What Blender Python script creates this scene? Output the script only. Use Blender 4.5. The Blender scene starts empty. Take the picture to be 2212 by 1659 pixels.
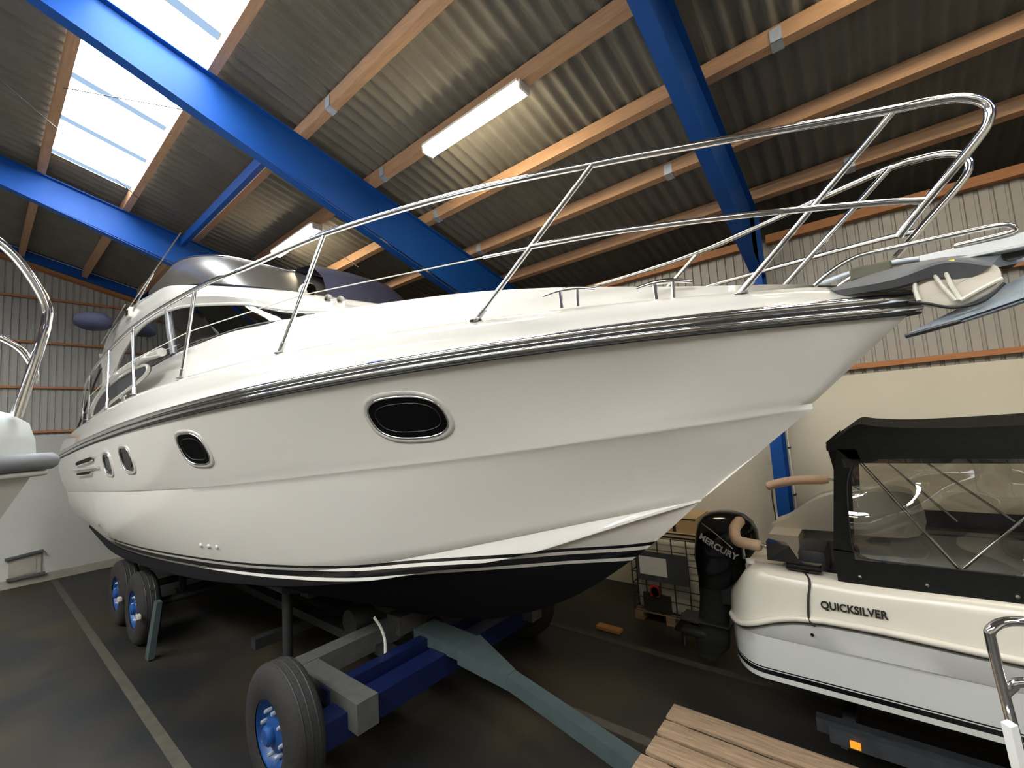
import bpy, bmesh, math, random
import numpy as np
from mathutils import Vector, Matrix
random.seed(7)
SC = bpy.context.scene
COL = SC.collection

# ------------------------------------------------------------------ camera
CAM_M = [[0.63322, -0.771378, -0.063315], [0.031424, 0.107361, -0.993723], [0.773334, 0.627256, 0.092223]]
FPX = 950.0; CAMZ = 2.8
cd = bpy.data.cameras.new('camera'); cam = bpy.data.objects.new('camera', cd); COL.objects.link(cam)
cd.sensor_fit = 'HORIZONTAL'; cd.sensor_width = 36.0; cd.lens = 36.0 * FPX / 2212.0
cd.clip_start = .05; cd.clip_end = 200
r_, d_, f_ = (Vector(v) for v in CAM_M)
mw = Matrix.Identity(4)
for i in range(3):
    mw[i][0] = r_[i]; mw[i][1] = -d_[i]; mw[i][2] = -f_[i]
mw[2][3] = CAMZ
cam.matrix_world = mw
SC.camera = cam
# ------------------------------------------------------------------ light
LAMP_E = 27.0; SKYL_E = 14.5; WORLD_E = 2.0
SC.view_settings.view_transform = 'Standard'; SC.view_settings.look = 'None'
SC.view_settings.exposure = 1.22; SC.view_settings.gamma = 1.0; SC.view_settings.use_curve_mapping = False
W = bpy.data.worlds.new('overcast_sky'); SC.world = W; W.use_nodes = True
bg = W.node_tree.nodes['Background']; bg.inputs[0].default_value = (.93, .96, 1, 1); bg.inputs[1].default_value = WORLD_E

# ------------------------------------------------------------------ materials
MATS = {}
def mat(name, col=(.5, .5, .5), rough=.5, metal=0., var=.12, scale=6., bump=0., bscale=None, stretch=(1, 1, 1), coat=0., spec=.5, emit=None, estr=0.):
    m = bpy.data.materials.new(name); m.use_nodes = True; nt = m.node_tree; N = nt.nodes; L = nt.links
    p = N['Principled BSDF']
    p.inputs['Roughness'].default_value = rough; p.inputs['Metallic'].default_value = metal
    p.inputs['Coat Weight'].default_value = coat; p.inputs['Coat Roughness'].default_value = .05
    p.inputs['Specular IOR Level'].default_value = spec
    tc = N.new('ShaderNodeTexCoord'); mp = N.new('ShaderNodeMapping'); mp.inputs['Scale'].default_value = stretch
    L.new(tc.outputs['Object'], mp.inputs['Vector'])
    no = N.new('ShaderNodeTexNoise'); no.inputs['Scale'].default_value = scale; no.inputs['Detail'].default_value = 5; L.new(mp.outputs[0], no.inputs['Vector'])
    mx = N.new('ShaderNodeMix'); mx.data_type = 'RGBA'
    mx.inputs['A'].default_value = (*[c * (1 - var) for c in col], 1); mx.inputs['B'].default_value = (*[min(1, c * (1 + var)) for c in col], 1)
    L.new(no.outputs['Fac'], mx.inputs['Factor']); L.new(mx.outputs['Result'], p.inputs['Base Color'])
    if bump:
        n2 = no
        if bscale:
            n2 = N.new('ShaderNodeTexNoise'); n2.inputs['Scale'].default_value = bscale; n2.inputs['Detail'].default_value = 4; L.new(mp.outputs[0], n2.inputs['Vector'])
        b = N.new('ShaderNodeBump'); b.inputs['Strength'].default_value = bump; b.inputs['Distance'].default_value = .02
        L.new(n2.outputs['Fac'], b.inputs['Height']); L.new(b.outputs[0], p.inputs['Normal'])
    if emit:
        p.inputs['Emission Color'].default_value = (*emit, 1); p.inputs['Emission Strength'].default_value = estr
    MATS[name] = m; return m
mat('gelcoat', (.55, .53, .48), .12, var=.015, scale=2, coat=.4)
mat('gel_white', (.60, .60, .57), .22, var=.02)
mat('gel_cream', (.60, .565, .48), .25, var=.03)
mat('chrome', (.86, .86, .86), .10, 1., var=.03)
mat('dull_chrome', (.62, .62, .60), .28, 1., var=.05)
mat('galvanised', (.50, .56, .62), .5, .55, var=.3, scale=18)
mat('black_rubber', (.016, .016, .015), .55, var=.2, scale=12)
mat('tread_rubber', (.018, .016, .0145), .85, var=.25, scale=30, bump=.3)
mat('black_gloss', (.006, .006, .006), .12, var=.1)
mat('port_glass', (.004, .004, .004), .08, var=.1, spec=.1)
mat('antifoul', (.008, .008, .009), .7, var=.3)
mat('navy_cloth', (.012, .013, .035), .8, var=.3, scale=9, bump=.3)
mat('black_canvas', (.008, .008, .007), .85, var=.25, scale=8, bump=.25, bscale=30, spec=.2)
mat('smoke_plastic', (.05, .045, .038), .32, var=.25, scale=2, spec=.35)
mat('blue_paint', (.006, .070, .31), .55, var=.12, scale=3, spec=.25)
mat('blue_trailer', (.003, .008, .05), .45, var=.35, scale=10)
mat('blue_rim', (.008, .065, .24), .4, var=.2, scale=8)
mat('green_grey_paint', (.055, .078, .078), .5, var=.3, scale=8)
mat('grey_timber', (.075, .073, .066), .8, var=.35, scale=10, bump=.3)
mat('purlin_timber', (.43, .25, .135), .62, var=.35, scale=5, stretch=(9, .8, 9), bump=.15)
mat('girt_timber', (.40, .165, .055), .6, var=.35, scale=5, stretch=(1, 1, 9), bump=.15)
mat('pallet_timber', (.22, .145, .085), .85, var=.6, scale=7, stretch=(7, .9, 7), bump=.5)
mat('fibre_cement', (.165, .155, .13), .85, var=.3, scale=2.2, bump=.25, bscale=60)
mat('cladding', (.33, .312, .268), .45, var=.07, scale=3)
mat('cladding_rib', (.34, .32, .275), .5, var=.07, scale=3)
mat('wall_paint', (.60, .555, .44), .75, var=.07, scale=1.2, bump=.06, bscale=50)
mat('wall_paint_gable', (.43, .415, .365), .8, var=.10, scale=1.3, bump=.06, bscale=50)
mat('plinth', (.30, .27, .215), .85, var=.2, scale=5)
mat('line_paint', (.06, .053, .037), .8, var=.5, scale=7)
mat('white_plastic', (.78, .78, .74), .35, var=.04)
mat('tank_plastic', (.50, .475, .385), .45, var=.1, scale=5)
mat('dark_grey_plate', (.055, .06, .065), .5, var=.15)
mat('paper', (.72, .72, .69), .7, var=.06)
mat('red_plastic', (.35, .02, .025), .4)
mat('cardboard', (.52, .36, .18), .85, var=.12)
mat('cardboard_pale', (.60, .47, .33), .85, var=.12)
mat('tan_foam', (.60, .42, .29), .75, var=.1, scale=14)
mat('rope_white', (.72, .69, .58), .85, var=.2, scale=40)
mat('pad_beige', (.66, .60, .50), .8, var=.08)
mat('tarp_grey', (.12, .125, .13), .6, var=.2)
mat('cover_white', (.60, .65, .65), .6, var=.05, scale=4, bump=.1)
mat('grey_fender', (.20, .215, .24), .45, var=.12)
mat('orange_lens', (.9, .25, .02), .3, emit=(1, .3, .02), estr=.35)
mat('yellow_tape', (.80, .68, .08), .6)
mat('steel_dark', (.06, .06, .06), .45, .7, var=.3)
mat('seat_dark', (.03, .03, .033), .6, var=.2)
mat('orange_wood', (.45, .20, .07), .7, var=.3)
mat('ink', (.01, .01, .01), .5)
mat('ink_white', (.55, .55, .54), .5)
mat('grey_trim', (.09, .09, .085), .4, var=.05)
mat('white_metal', (.55, .56, .55), .35, .6, var=.15, scale=12)
mat('olive_plastic', (.10, .095, .06), .6)
mat('dark_galvanised', (.05, .055, .06), .6, .5, var=.4, scale=9)
mat('lamp_body', (.75, .73, .66), .5)

def floor_mat():
    m = mat('floor_concrete', (.05, .047, .04), .45, var=.0); nt = m.node_tree; N = nt.nodes; L = nt.links; p = N['Principled BSDF']
    tc = N.new('ShaderNodeTexCoord')
    a = N.new('ShaderNodeTexNoise'); a.inputs['Scale'].default_value = .55; a.inputs['Detail'].default_value = 6; L.new(tc.outputs['Object'], a.inputs['Vector'])
    r = N.new('ShaderNodeValToRGB'); e = r.color_ramp.elements
    e[0].position = .42; e[0].color = (.013, .0133, .0140, 1); e[1].position = .62; e[1].color = (.036, .027, .014, 1)
    L.new(a.outputs['Fac'], r.inputs[0])
    b = N.new('ShaderNodeTexNoise'); b.inputs['Scale'].default_value = 35; b.inputs['Detail'].default_value = 4; L.new(tc.outputs['Object'], b.inputs['Vector'])
    mx = N.new('ShaderNodeMix'); mx.data_type = 'RGBA'; mx.blend_type = 'MULTIPLY'; mx.inputs['Factor'].default_value = .7
    L.new(r.outputs[0], mx.inputs['A']); rr = N.new('ShaderNodeValToRGB'); rr.color_ramp.elements[0].color = (.45, .45, .45, 1); rr.color_ramp.elements[1].color = (1.2, 1.2, 1.2, 1)
    L.new(b.outputs['Fac'], rr.inputs[0]); L.new(rr.outputs[0], mx.inputs['B']); L.new(mx.outputs['Result'], p.inputs['Base Color'])
    rg = N.new('ShaderNodeMapRange'); rg.inputs['To Min'].default_value = .38; rg.inputs['To Max'].default_value = .72; L.new(a.outputs['Fac'], rg.inputs[0]); L.new(rg.outputs[0], p.inputs['Roughness'])
    bp = N.new('ShaderNodeBump'); bp.inputs['Strength'].default_value = .12; bp.inputs['Distance'].default_value = .01; L.new(b.outputs['Fac'], bp.inputs['Height']); L.new(bp.outputs[0], p.inputs['Normal'])
floor_mat()
def hull_mat(name, stops, base):
    # painted boot stripes: attribute 'wl' = height over the waterline
    m = mat(name, base, .09, var=.01, coat=.5); nt = m.node_tree; N = nt.nodes; L = nt.links; p = N['Principled BSDF']
    at = N.new('ShaderNodeAttribute'); at.attribute_name = 'wl'
    mr = N.new('ShaderNodeMapRange'); mr.inputs['From Min'].default_value = -.3; mr.inputs['From Max'].default_value = .3; L.new(at.outputs['Fac'], mr.inputs[0])
    cr = N.new('ShaderNodeValToRGB'); cr.color_ramp.interpolation = 'CONSTANT'; els = cr.color_ramp.elements
    els[0].position = 0; els[0].color = (.006, .006, .007, 1); els.remove(els[1])
    for h, c in stops:
        e = els.new((h + .3) / .6); e.color = (*c, 1)
    L.new(mr.outputs[0], cr.inputs[0]); L.new(cr.outputs[0], p.inputs['Base Color'])
    lt = N.new('ShaderNodeMath'); lt.operation = 'LESS_THAN'; lt.inputs[1].default_value = stops[0][0]; L.new(at.outputs['Fac'], lt.inputs[0])   # matt antifouling below the stripes
    for sock, a, b in (('Roughness', .09, .8), ('Coat Weight', .5, 0.), ('Specular IOR Level', .5, .15)):
        q = N.new('ShaderNodeMapRange'); q.inputs['To Min'].default_value = a; q.inputs['To Max'].default_value = b; L.new(lt.outputs[0], q.inputs[0]); L.new(q.outputs[0], p.inputs[sock])
    return m
WHT = (.72, .69, .625); BLK = (.006, .006, .007)
hull_mat('hull_gelcoat', [(-.14, WHT), (-.112, BLK), (-.055, WHT), (-.028, BLK), (0, WHT)], WHT)
hull_mat('small_hull_gelcoat', [(-.085, (.60, .61, .56)), (-.045, BLK), (-.010, (.60, .61, .57)), (-.004, BLK), (.006, (.60, .60, .57))], WHT)
def glassy(name, tint, mixf, rough=.02, wavy=0.):
    m = bpy.data.materials.new(name); m.use_nodes = True; nt = m.node_tree; N = nt.nodes; L = nt.links
    N.remove(N['Principled BSDF']); out = N['Material Output']
    t = N.new('ShaderNodeBsdfTransparent'); t.inputs[0].default_value = (*tint, 1)
    g = N.new('ShaderNodeBsdfGlossy'); g.inputs['Roughness'].default_value = rough; g.inputs[0].default_value = (1, 1, 1, 1)
    f = N.new('ShaderNodeFresnel'); f.inputs[0].default_value = 1.5
    ad = N.new('ShaderNodeMath'); ad.operation = 'ADD'; ad.inputs[1].default_value = mixf; ad.use_clamp = True; L.new(f.outputs[0], ad.inputs[0])
    mx = N.new('ShaderNodeMixShader'); L.new(ad.outputs[0], mx.inputs[0]); L.new(t.outputs[0], mx.inputs[1]); L.new(g.outputs[0], mx.inputs[2]); L.new(mx.outputs[0], out.inputs[0])
    if wavy:
        tc = N.new('ShaderNodeTexCoord'); no = N.new('ShaderNodeTexNoise'); no.inputs['Scale'].default_value = 1.9; no.inputs['Detail'].default_value = .6; L.new(tc.outputs['Object'], no.inputs['Vector'])
        b = N.new('ShaderNodeBump'); b.inputs['Strength'].default_value = wavy; b.inputs['Distance'].default_value = .2; L.new(no.outputs['Fac'], b.inputs['Height']); L.new(b.outputs[0], g.inputs['Normal']); L.new(b.outputs[0], f.inputs['Normal'])
    MATS[name] = m
glassy('tinted_glass', (.16, .19, .18), .04)
glassy('clear_film', (.80, .80, .77), .06, .03, wavy=1.0)
def emis(name, col, s):
    m = bpy.data.materials.new(name); m.use_nodes = True; N = m.node_tree.nodes; L = m.node_tree.links; N.remove(N['Principled BSDF'])
    e = N.new('ShaderNodeEmission'); e.inputs[0].default_value = (*col, 1); e.inputs[1].default_value = s
    L.new(e.outputs[0], N['Material Output'].inputs[0]); MATS[name] = m; return m
emis('tube_light', (1, .84, .58), LAMP_E)
emis('skylight_sheet', (.93, .97, 1), SKYL_E)
def skylight_ribs():
    # dim cyan lines painted into the glow in place of the corrugations' own shading
    m = MATS['skylight_sheet']; nt = m.node_tree; N = nt.nodes; L = nt.links; e = [n for n in N if n.type == 'EMISSION'][0]
    tc = N.new('ShaderNodeTexCoord'); sx = N.new('ShaderNodeSeparateXYZ'); L.new(tc.outputs['Object'], sx.inputs[0])
    a = N.new('ShaderNodeMath'); a.operation = 'MULTIPLY_ADD'; a.inputs[1].default_value = 1 / .177; a.inputs[2].default_value = 200 - 14.69 / .177; L.new(sx.outputs['Y'], a.inputs[0])
    f = N.new('ShaderNodeMath'); f.operation = 'FRACT'; L.new(a.outputs[0], f.inputs[0])
    g = N.new('ShaderNodeMath'); g.operation = 'GREATER_THAN'; g.inputs[1].default_value = .11; L.new(f.outputs[0], g.inputs[0])
    r = N.new('ShaderNodeMapRange'); r.inputs['To Min'].default_value = .30; r.inputs['To Max'].default_value = SKYL_E; L.new(g.outputs[0], r.inputs[0]); L.new(r.outputs[0], e.inputs[1])
    c = N.new('ShaderNodeMix'); c.data_type = 'RGBA'; c.inputs['A'].default_value = (.62, .93, 1, 1); c.inputs['B'].default_value = (.93, .97, 1, 1); L.new(g.outputs[0], c.inputs['Factor']); L.new(c.outputs['Result'], e.inputs[0])
skylight_ribs()
emis('skylight_overlap', (.50, .72, 1.0), .36)

# ------------------------------------------------------------------ mesh helpers
WL = {}                                   # world location of each parent
def wloc(o): return WL.get(o.name, np.zeros(3)) if o else np.zeros(3)
def thing(name, label=None, cat=None, loc=(0, 0, 0), group=None, kind=None, parent=None):
    o = bpy.data.objects.new(name, None); COL.objects.link(o); o.empty_display_size = .2
    if parent: o.parent = parent
    o.location = np.array(loc, float) - wloc(parent); WL[o.name] = np.array(loc, float)
    tag(o, label, cat, group, kind); return o
def tag(o, label=None, cat=None, group=None, kind=None):
    if label: o['label'] = label
    if cat: o['category'] = cat
    if group: o['group'] = group
    if kind: o['kind'] = kind
    return o
def cr(pts, n=8, closed=False):
    # Catmull-Rom resample
    P = np.array(pts, float); m = len(P); out = []
    rng = range(m if closed else m - 1)
    for i in rng:
        p1, p2 = P[i], P[(i + 1) % m]
        p0 = P[(i - 1) % m] if (closed or i > 0) else 2 * p1 - p2
        p3 = P[(i + 2) % m] if (closed or i < m - 2) else 2 * p2 - p1
        for k in range(n):
            t = k / n
            out.append(.5 * ((2 * p1) + (-p0 + p2) * t + (2*p0 - 5*p1 + 4*p2 - p3) * t*t + (-p0 + 3*p1 - 3*p2 + p3) * t**3))
    if not closed: out.append(P[-1])
    return np.array(out)
class MB:
    def __init__(s): s.v = []; s.f = []
    def add(s, v, f):
        o = len(s.v); s.v += [tuple(map(float, a)) for a in v]; s.f += [tuple(i + o for i in g) for g in f]; return s
    def hexa(s, p):                       # 8 corners: bottom 4, top 4
        return s.add(p, [(3, 2, 1, 0), (4, 5, 6, 7), (0, 1, 5, 4), (1, 2, 6, 5), (2, 3, 7, 6), (3, 0, 4, 7)])
    def box(s, x0, x1, y0, y1, z0, z1):
        return s.hexa([(x0, y0, z0), (x1, y0, z0), (x1, y1, z0), (x0, y1, z0), (x0, y0, z1), (x1, y0, z1), (x1, y1, z1), (x0, y1, z1)])
    def obox(s, c, u, v, w):              # oriented box: centre and three half vectors
        c, u, v, w = (np.array(a, float) for a in (c, u, v, w))
        return s.hexa([c-u-v-w, c+u-v-w, c+u+v-w, c-u+v-w, c-u-v+w, c+u-v+w, c+u+v+w, c-u+v+w])
    def bevbox(s, x0, x1, y0, y1, z0, z1, b=.01):
        bm = bmesh.new(); bmesh.ops.create_cube(bm, size=1)
        for v in bm.verts: v.co = ((x0+x1)/2 + v.co.x*(x1-x0), (y0+y1)/2 + v.co.y*(y1-y0), (z0+z1)/2 + v.co.z*(z1-z0))
        bmesh.ops.bevel(bm, geom=bm.edges[:], offset=b, segments=2, affect='EDGES', profile=.5)
        bm.verts.ensure_lookup_table()
        s.add([v.co[:] for v in bm.verts], [[v.index for v in f.verts] for f in bm.faces]); bm.free(); return s
    def tube(s, path, r, n=10, closed=False, cap=True):
        P = np.array(path, float); m = len(P); R = np.full(m, r) if np.isscalar(r) else np.array(r, float)
        T = np.gradient(P, axis=0) if not closed else np.roll(P, -1, 0) - np.roll(P, 1, 0)
        T /= np.linalg.norm(T, axis=1)[:, None] + 1e-12
        a = np.array([0, 0, 1.]) if abs(T[0][2]) < .9 else np.array([1., 0, 0])
        u = np.cross(T[0], a); u /= np.linalg.norm(u); vs = []; fs = []
        for i in range(m):
            u = u - T[i] * (u @ T[i]); u /= np.linalg.norm(u) + 1e-12; w = np.cross(T[i], u)
            for k in range(n):
                an = 2 * math.pi * k / n; vs.append(P[i] + R[i] * (math.cos(an) * u + math.sin(an) * w))
        for i in range(m if closed else m - 1):
            j = (i + 1) % m
            for k in range(n): fs.append((i*n + k, i*n + (k+1) % n, j*n + (k+1) % n, j*n + k))
        if cap and not closed:
            fs.append(tuple(range(n - 1, -1, -1))); fs.append(tuple((m-1)*n + k for k in range(n)))
        return s.add(vs, fs)
    def loft(s, rows, closed=False, capends=False):      # rows of equal point count
        rows = [np.array(r, float) for r in rows]; n = len(rows[0]); vs = [p for r in rows for p in r]; fs = []
        for i in range(len(rows) - 1):
            for k in range(n if closed else n - 1):
                fs.append((i*n + k, i*n + (k+1) % n, (i+1)*n + (k+1) % n, (i+1)*n + k))
        if capends: fs.append(tuple(range(n - 1, -1, -1))); fs.append(tuple((len(rows)-1)*n + k for k in range(n)))
        return s.add(vs, fs)
    def lathe(s, prof, c, axis=(0, 0, 1), n=24):         # prof: (radius, along)
        ax = np.array(axis, float); ax /= np.linalg.norm(ax); a = np.array([0, 0, 1.]) if abs(ax[2]) < .9 else np.array([1., 0, 0])
        u = np.cross(ax, a); u /= np.linalg.norm(u); w = np.cross(ax, u); c = np.array(c, float)
        rows = [[c + ax * h + r * (math.cos(2*math.pi*k/n) * u + math.sin(2*math.pi*k/n) * w) for k in range(n)] for r, h in prof]
        return s.loft(rows, True)
    def prism(s, poly, t):                # polygon extruded along vector t
        P = np.array(poly, float); n = len(P); t = np.array(t, float)
        return s.add(list(P) + list(P + t), [tuple(range(n - 1, -1, -1)), tuple(range(n, 2*n))] + [(k, (k+1) % n, n + (k+1) % n, n + k) for k in range(n)])
    def build(s, name, material, parent=None, smooth=None, loc=None, weld=False, kind=None):
        base = wloc(parent) if loc is None else np.array(loc, float)
        me = bpy.data.meshes.new(name)
        me.from_pydata([(a[0]-base[0], a[1]-base[1], a[2]-base[2]) for a in s.v], [], s.f)
        bm = bmesh.new(); bm.from_mesh(me)
        if weld: bmesh.ops.remove_doubles(bm, verts=bm.verts, dist=1e-4)
        bmesh.ops.recalc_face_normals(bm, faces=bm.faces); bm.to_mesh(me); bm.free()
        me.materials.append(MATS[material]); me.update()
        if smooth: me.shade_smooth(); me.set_sharp_from_angle(angle=math.radians(smooth))
        o = bpy.data.objects.new(name, me); COL.objects.link(o)
        if parent: o.parent = parent
        o.location = base - wloc(parent); WL[o.name] = base
        if kind: o['kind'] = kind
        return o
def inst(src, parent, loc):               # another object on the same mesh
    o = bpy.data.objects.new(src.name.split('.')[0], src.data); COL.objects.link(o); o.parent = parent; o.location = np.array(loc, float) - wloc(parent); WL[o.name] = np.array(loc, float); return o
def lettering(txt, parent, origin, right, up, height, material, name='lettering', thick=.004, shear=0., space=1., wide=1., bold=.02):
    c = bpy.data.curves.new('lettering', 'FONT'); c.body = txt; c.size = 1.0; c.extrude = thick / height / 2; c.shear = shear; c.space_character = space; c.offset = bold
    t = bpy.data.objects.new('tmp', c); COL.objects.link(t)
    bpy.context.view_layer.update()
    me = bpy.data.meshes.new_from_object(t.evaluated_get(bpy.context.evaluated_depsgraph_get()))
    bpy.data.objects.remove(t); r = np.array(right, float); r /= np.linalg.norm(r); u = np.array(up, float); u -= r * (r @ u); u /= np.linalg.norm(u); n = np.cross(r, u)
    base = wloc(parent); h = height / .7; og = np.array(origin, float) - base
    for v in me.vertices:
        q = og + r * v.co.x * h * wide + u * v.co.y * h + n * v.co.z * h; v.co = q
    me.materials.clear(); me.materials.append(MATS[material]); o = bpy.data.objects.new(name, me); COL.objects.link(o); o.parent = parent; WL[o.name] = base
    return o

# ================================================================== THE HALL
XW = 7.15; YG = 14.69; XL = -10.0; YB = -9.0; XR = -1.43        # eave wall, gable, other walls, ridge
SL = .26; ZR = 7.60                                              # roof slope, sheet underside at x = 0
def roof_z(x): return ZR - SL * x if x >= XR else ZR - SL * (2 * XR - x)
m = MB().box(XL - .2, XW + .3, YB - .2, YG + .3, -.2, 0)
floor = m.build('floor', 'floor_concrete'); tag(floor, kind='structure')
for x in (1.255, 3.78, 5.215):
    MB().box(x - .05, x + .05, -2.0, 14.5, 0, .004).build('painted_line', 'line_paint', floor)

# roof: corrugated fibre cement sheets on timber purlins
ceil = thing('ceiling', kind='structure')
PIT = .177; AMP = .026
def corr_sheet(y0, waves, x0, x1, lift=0., nx=2, thick=.007):
    n = waves * 8; rows = []
    for x in np.linspace(x0, x1, nx):
        z = roof_z(x) if abs(x - XR) > 1e-6 else ZR - SL * XR
        rows.append([(x, y0 + PIT * waves * k / n, z + .03 + lift - AMP * math.cos(2 * math.pi * k / 8)) for k in range(n + 1)])
    top = [[(a, b, c + thick) for a, b, c in r] for r in rows]
    m = MB(); m.loft(rows); m.loft(top); return m
WV = 6; SW = PIT * WV
SKX0, SKX1 = .60, 1.62                     # skylight strip, between two purlins
ys = [YG - SW * (k + 1) for k in range(int((YG - YB) / SW) + 1)]
SKY = [y for y in ys if 1.2 < y < 9.2 - SW * .1]
def tile(xa, xb):
    src = None
    for y in ys:
        if src is None: src = corr_sheet(y, WV, xa, xb).build('roof_sheet', 'fibre_cement', ceil, smooth=60, loc=(0, y, 0))
        else: inst(src, ceil, (0, y, 0))
tile(SKX1, XW + .9)
tile(XR, SKX0)
for y in ys:                               # strip with skylights
    if y in SKY or (-8 < y < -3.2):  # sheets behind the camera are unseen, added for light
        o = corr_sheet(y, WV, SKX0, SKX1, .002).build('skylight_sheet', 'skylight_sheet', ceil, smooth=60)
        MB().add([(SKX0, y + SW - .02, roof_z(SKX0) - .002), (SKX1, y + SW - .02, roof_z(SKX1) - .002), (SKX1, y + SW - .15, roof_z(SKX1) - .002), (SKX0, y + SW - .15, roof_z(SKX0) - .002)], [(0, 1, 2, 3)]).build('overlap', 'skylight_overlap', o)
    else:
        corr_sheet(y, WV, SKX0, SKX1).build('roof_sheet', 'fibre_cement', ceil, smooth=60)
# other slope, out of the picture
LX = 2 * XR
for xa, xb, sky in ((LX - SKX0, XR, 0), (LX - SKX1, LX - SKX0, 1), (XL - .3, LX - SKX1, 0)):
    y0 = YG - SW * len(ys)
    if not sky:
        corr_sheet(y0, WV * len(ys), xa, xb).build('roof_sheet', 'fibre_cement', ceil, smooth=60)
    else:
        corr_sheet(y0, WV * 5, xa, xb).build('roof_sheet', 'fibre_cement', ceil, smooth=60)
        corr_sheet(y0 + SW * 5, WV * (len(ys) - 8), xa, xb).build('skylight_sheet', 'skylight_sheet', ceil, smooth=60)  # unseen skylight strip, added to light the hull from the left
        corr_sheet(y0 + SW * (len(ys) - 3), WV * 3, xa, xb).build('roof_sheet', 'fibre_cement', ceil, smooth=60)
# purlins: x of the right lower edge
PX = [.62 + 1.034 * k for k in range(-1, 7)]
FY = [1.04, 5.49, 9.94, 14.39, -3.41, -7.86]
def purlin(xr, mat_='purlin_timber'):
    for a, b in ((YB, 1.25 - .0), (1.25, 5.6), (5.6, 10.0), (10.0, YG - .02)):
        x0 = xr - .09
        zb0 = 7.435 - SL * x0 if xr > XR else 7.435 - SL * (LX - x0); zb1 = 7.435 - SL * xr if xr > XR else 7.435 - SL * (LX - xr)
        h = .163; j = random.uniform(-.006, .006)
        MB().hexa([(x0+j, a, zb0), (xr+j, a, zb1), (xr+j, b - .004, zb1), (x0+j, b - .004, zb0), (x0+j, a, zb0 + h), (xr+j, a, zb1 + h), (xr+j, b - .004, zb1 + h), (x0+j, b - .004, zb0 + h)]).build('purlin', mat_, ceil)
for x in PX: purlin(x)
for x in (-3.3, -5.3, -7.4, -9.4): purlin(x)
for x, y in ((PX[4], 5.12), (PX[5], 5.15), (PX[5], .33), (PX[6], 5.2), (PX[6], 1.75), (PX[7], -.1), (PX[3], 4.7), (PX[4], 9.6)):   # splice plates
    z = 7.435 - SL * (x - .045)
    MB().obox((x - .045, y, z - .004), (.052, 0, -.0135), (0, .05, 0), (0, 0, .004)).obox((x - .094, y, z + .075), (.003, 0, 0), (0, .05, 0), (0, 0, .07)).build('splice_plate', 'galvanised', ceil)
MB().box(2.40, 2.475, 5.56, 9.88, 6.60, 6.76).build('steel_strut', 'blue_paint', ceil)
# ridge cap
MB().loft([[(XR - .25, YB, ZR - SL*XR + .03), (XR - .25, YG, ZR - SL*XR + .03)], [(XR, YB, ZR - SL*XR + .1), (XR, YG, ZR - SL*XR + .1)], [(XR + .25, YB, ZR - SL*XR + .03), (XR + .25, YG, ZR - SL*XR + .03)]]).build('ridge_cap', 'fibre_cement', ceil)

# portal frames
def top_z(x): return 7.425 - SL * x
def bot_z(x): return 7.0 - .345 * x
def slab(m, xa, za0, za1, xb, zb0, zb1, y0, y1):
    m.hexa([(xa, y0, za0), (xb, y0, zb0), (xb, y1, zb0), (xa, y1, za0), (xa, y0, za1), (xb, y0, zb1), (xb, y1, zb1), (xa, y1, za1)])
def portal(y, i):
    fr = thing('portal_frame', kind='structure', loc=(6.9, y, 0))
    w = .07
    for sgn in (1, -1):
        def X(x): return x if sgn > 0 else 2 * XR - x
        xi, xo = 6.72, 7.06
        m = MB(); slab(m, X(XR), bot_z(XR), top_z(XR), X(xo), bot_z(xi), top_z(xo), y - .006, y + .006); ra = m.build('rafter', 'blue_paint', fr)
        m = MB(); slab(m, X(XR), bot_z(XR) - .014, bot_z(XR), X(xi), bot_z(xi) - .014, bot_z(xi), y - w, y + w); m.build('bottom_flange', 'blue_paint', ra)
        m = MB(); slab(m, X(XR), top_z(XR) - .004, top_z(XR) + .01, X(xo), top_z(xo) - .004, top_z(xo) + .01, y - w, y + w); m.build('top_flange', 'blue_paint', ra)
        m = MB(); m.box(min(X(xi), X(xo)), max(X(xi), X(xo)), y - .006, y + .006, 0, top_z(xo) - .02); co = m.build('column', 'blue_paint', fr)
        a, b = sorted((X(xi - .014), X(xi))); MB().box(a, b, y - w, y + w, 0, bot_z(xi) + .02).build('inner_flange', 'blue_paint', co)
        a, b = sorted((X(xo), X(xo + .014))); MB().box(a, b, y - w, y + w, 0, top_z(xo)).build('outer_flange', 'blue_paint', co)
        a, b = sorted((X(xi), X(xo))); MB().box(a, b, y - w, y + w, bot_z(xi) - .01, bot_z(xi) + .004).build('stiffener_plate', 'blue_paint', co)
        MB().box(min(X(xi - .06), X(xo + .04)), max(X(xi - .06), X(xo + .04)), y - .11, y + .11, 0, .02).build('base_plate', 'blue_paint', co)
    return fr
frames = [portal(y, i) for i, y in enumerate(FY) if abs(y - 14.39) > .1]
# conduit, clips and a double socket beside the near column
eb = thing('wall_socket', 'pair of pale wall sockets and conduit beside the blue column', 'socket', (7.13, .86, 1.25))
MB().tube([(7.05, .945, .1), (7.05, .945, 2.9)], .011, 8).build('conduit', 'white_plastic', eb, smooth=50)
for z in (1.62, 2.25): MB().box(7.03, 7.13, .925, .955, z - .012, z + .012).build('clip', 'dark_grey_plate', eb)
for k in range(2): MB().bevbox(7.07, 7.149, .80 - .085 * k, .88 - .085 * k, 1.17, 1.27, .008).build('socket_face', 'white_plastic', eb)
MB().box(7.06, 7.149, .70, .90, 1.28, 1.292).build('socket_hood', 'dark_grey_plate', eb)
MB().tube(cr([(7.06, .92, 1.42), (7.03, .9, 1.36), (7.06, .88, 1.29)], 6), .008, 6).build('cable', 'black_rubber', eb, smooth=50)

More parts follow.
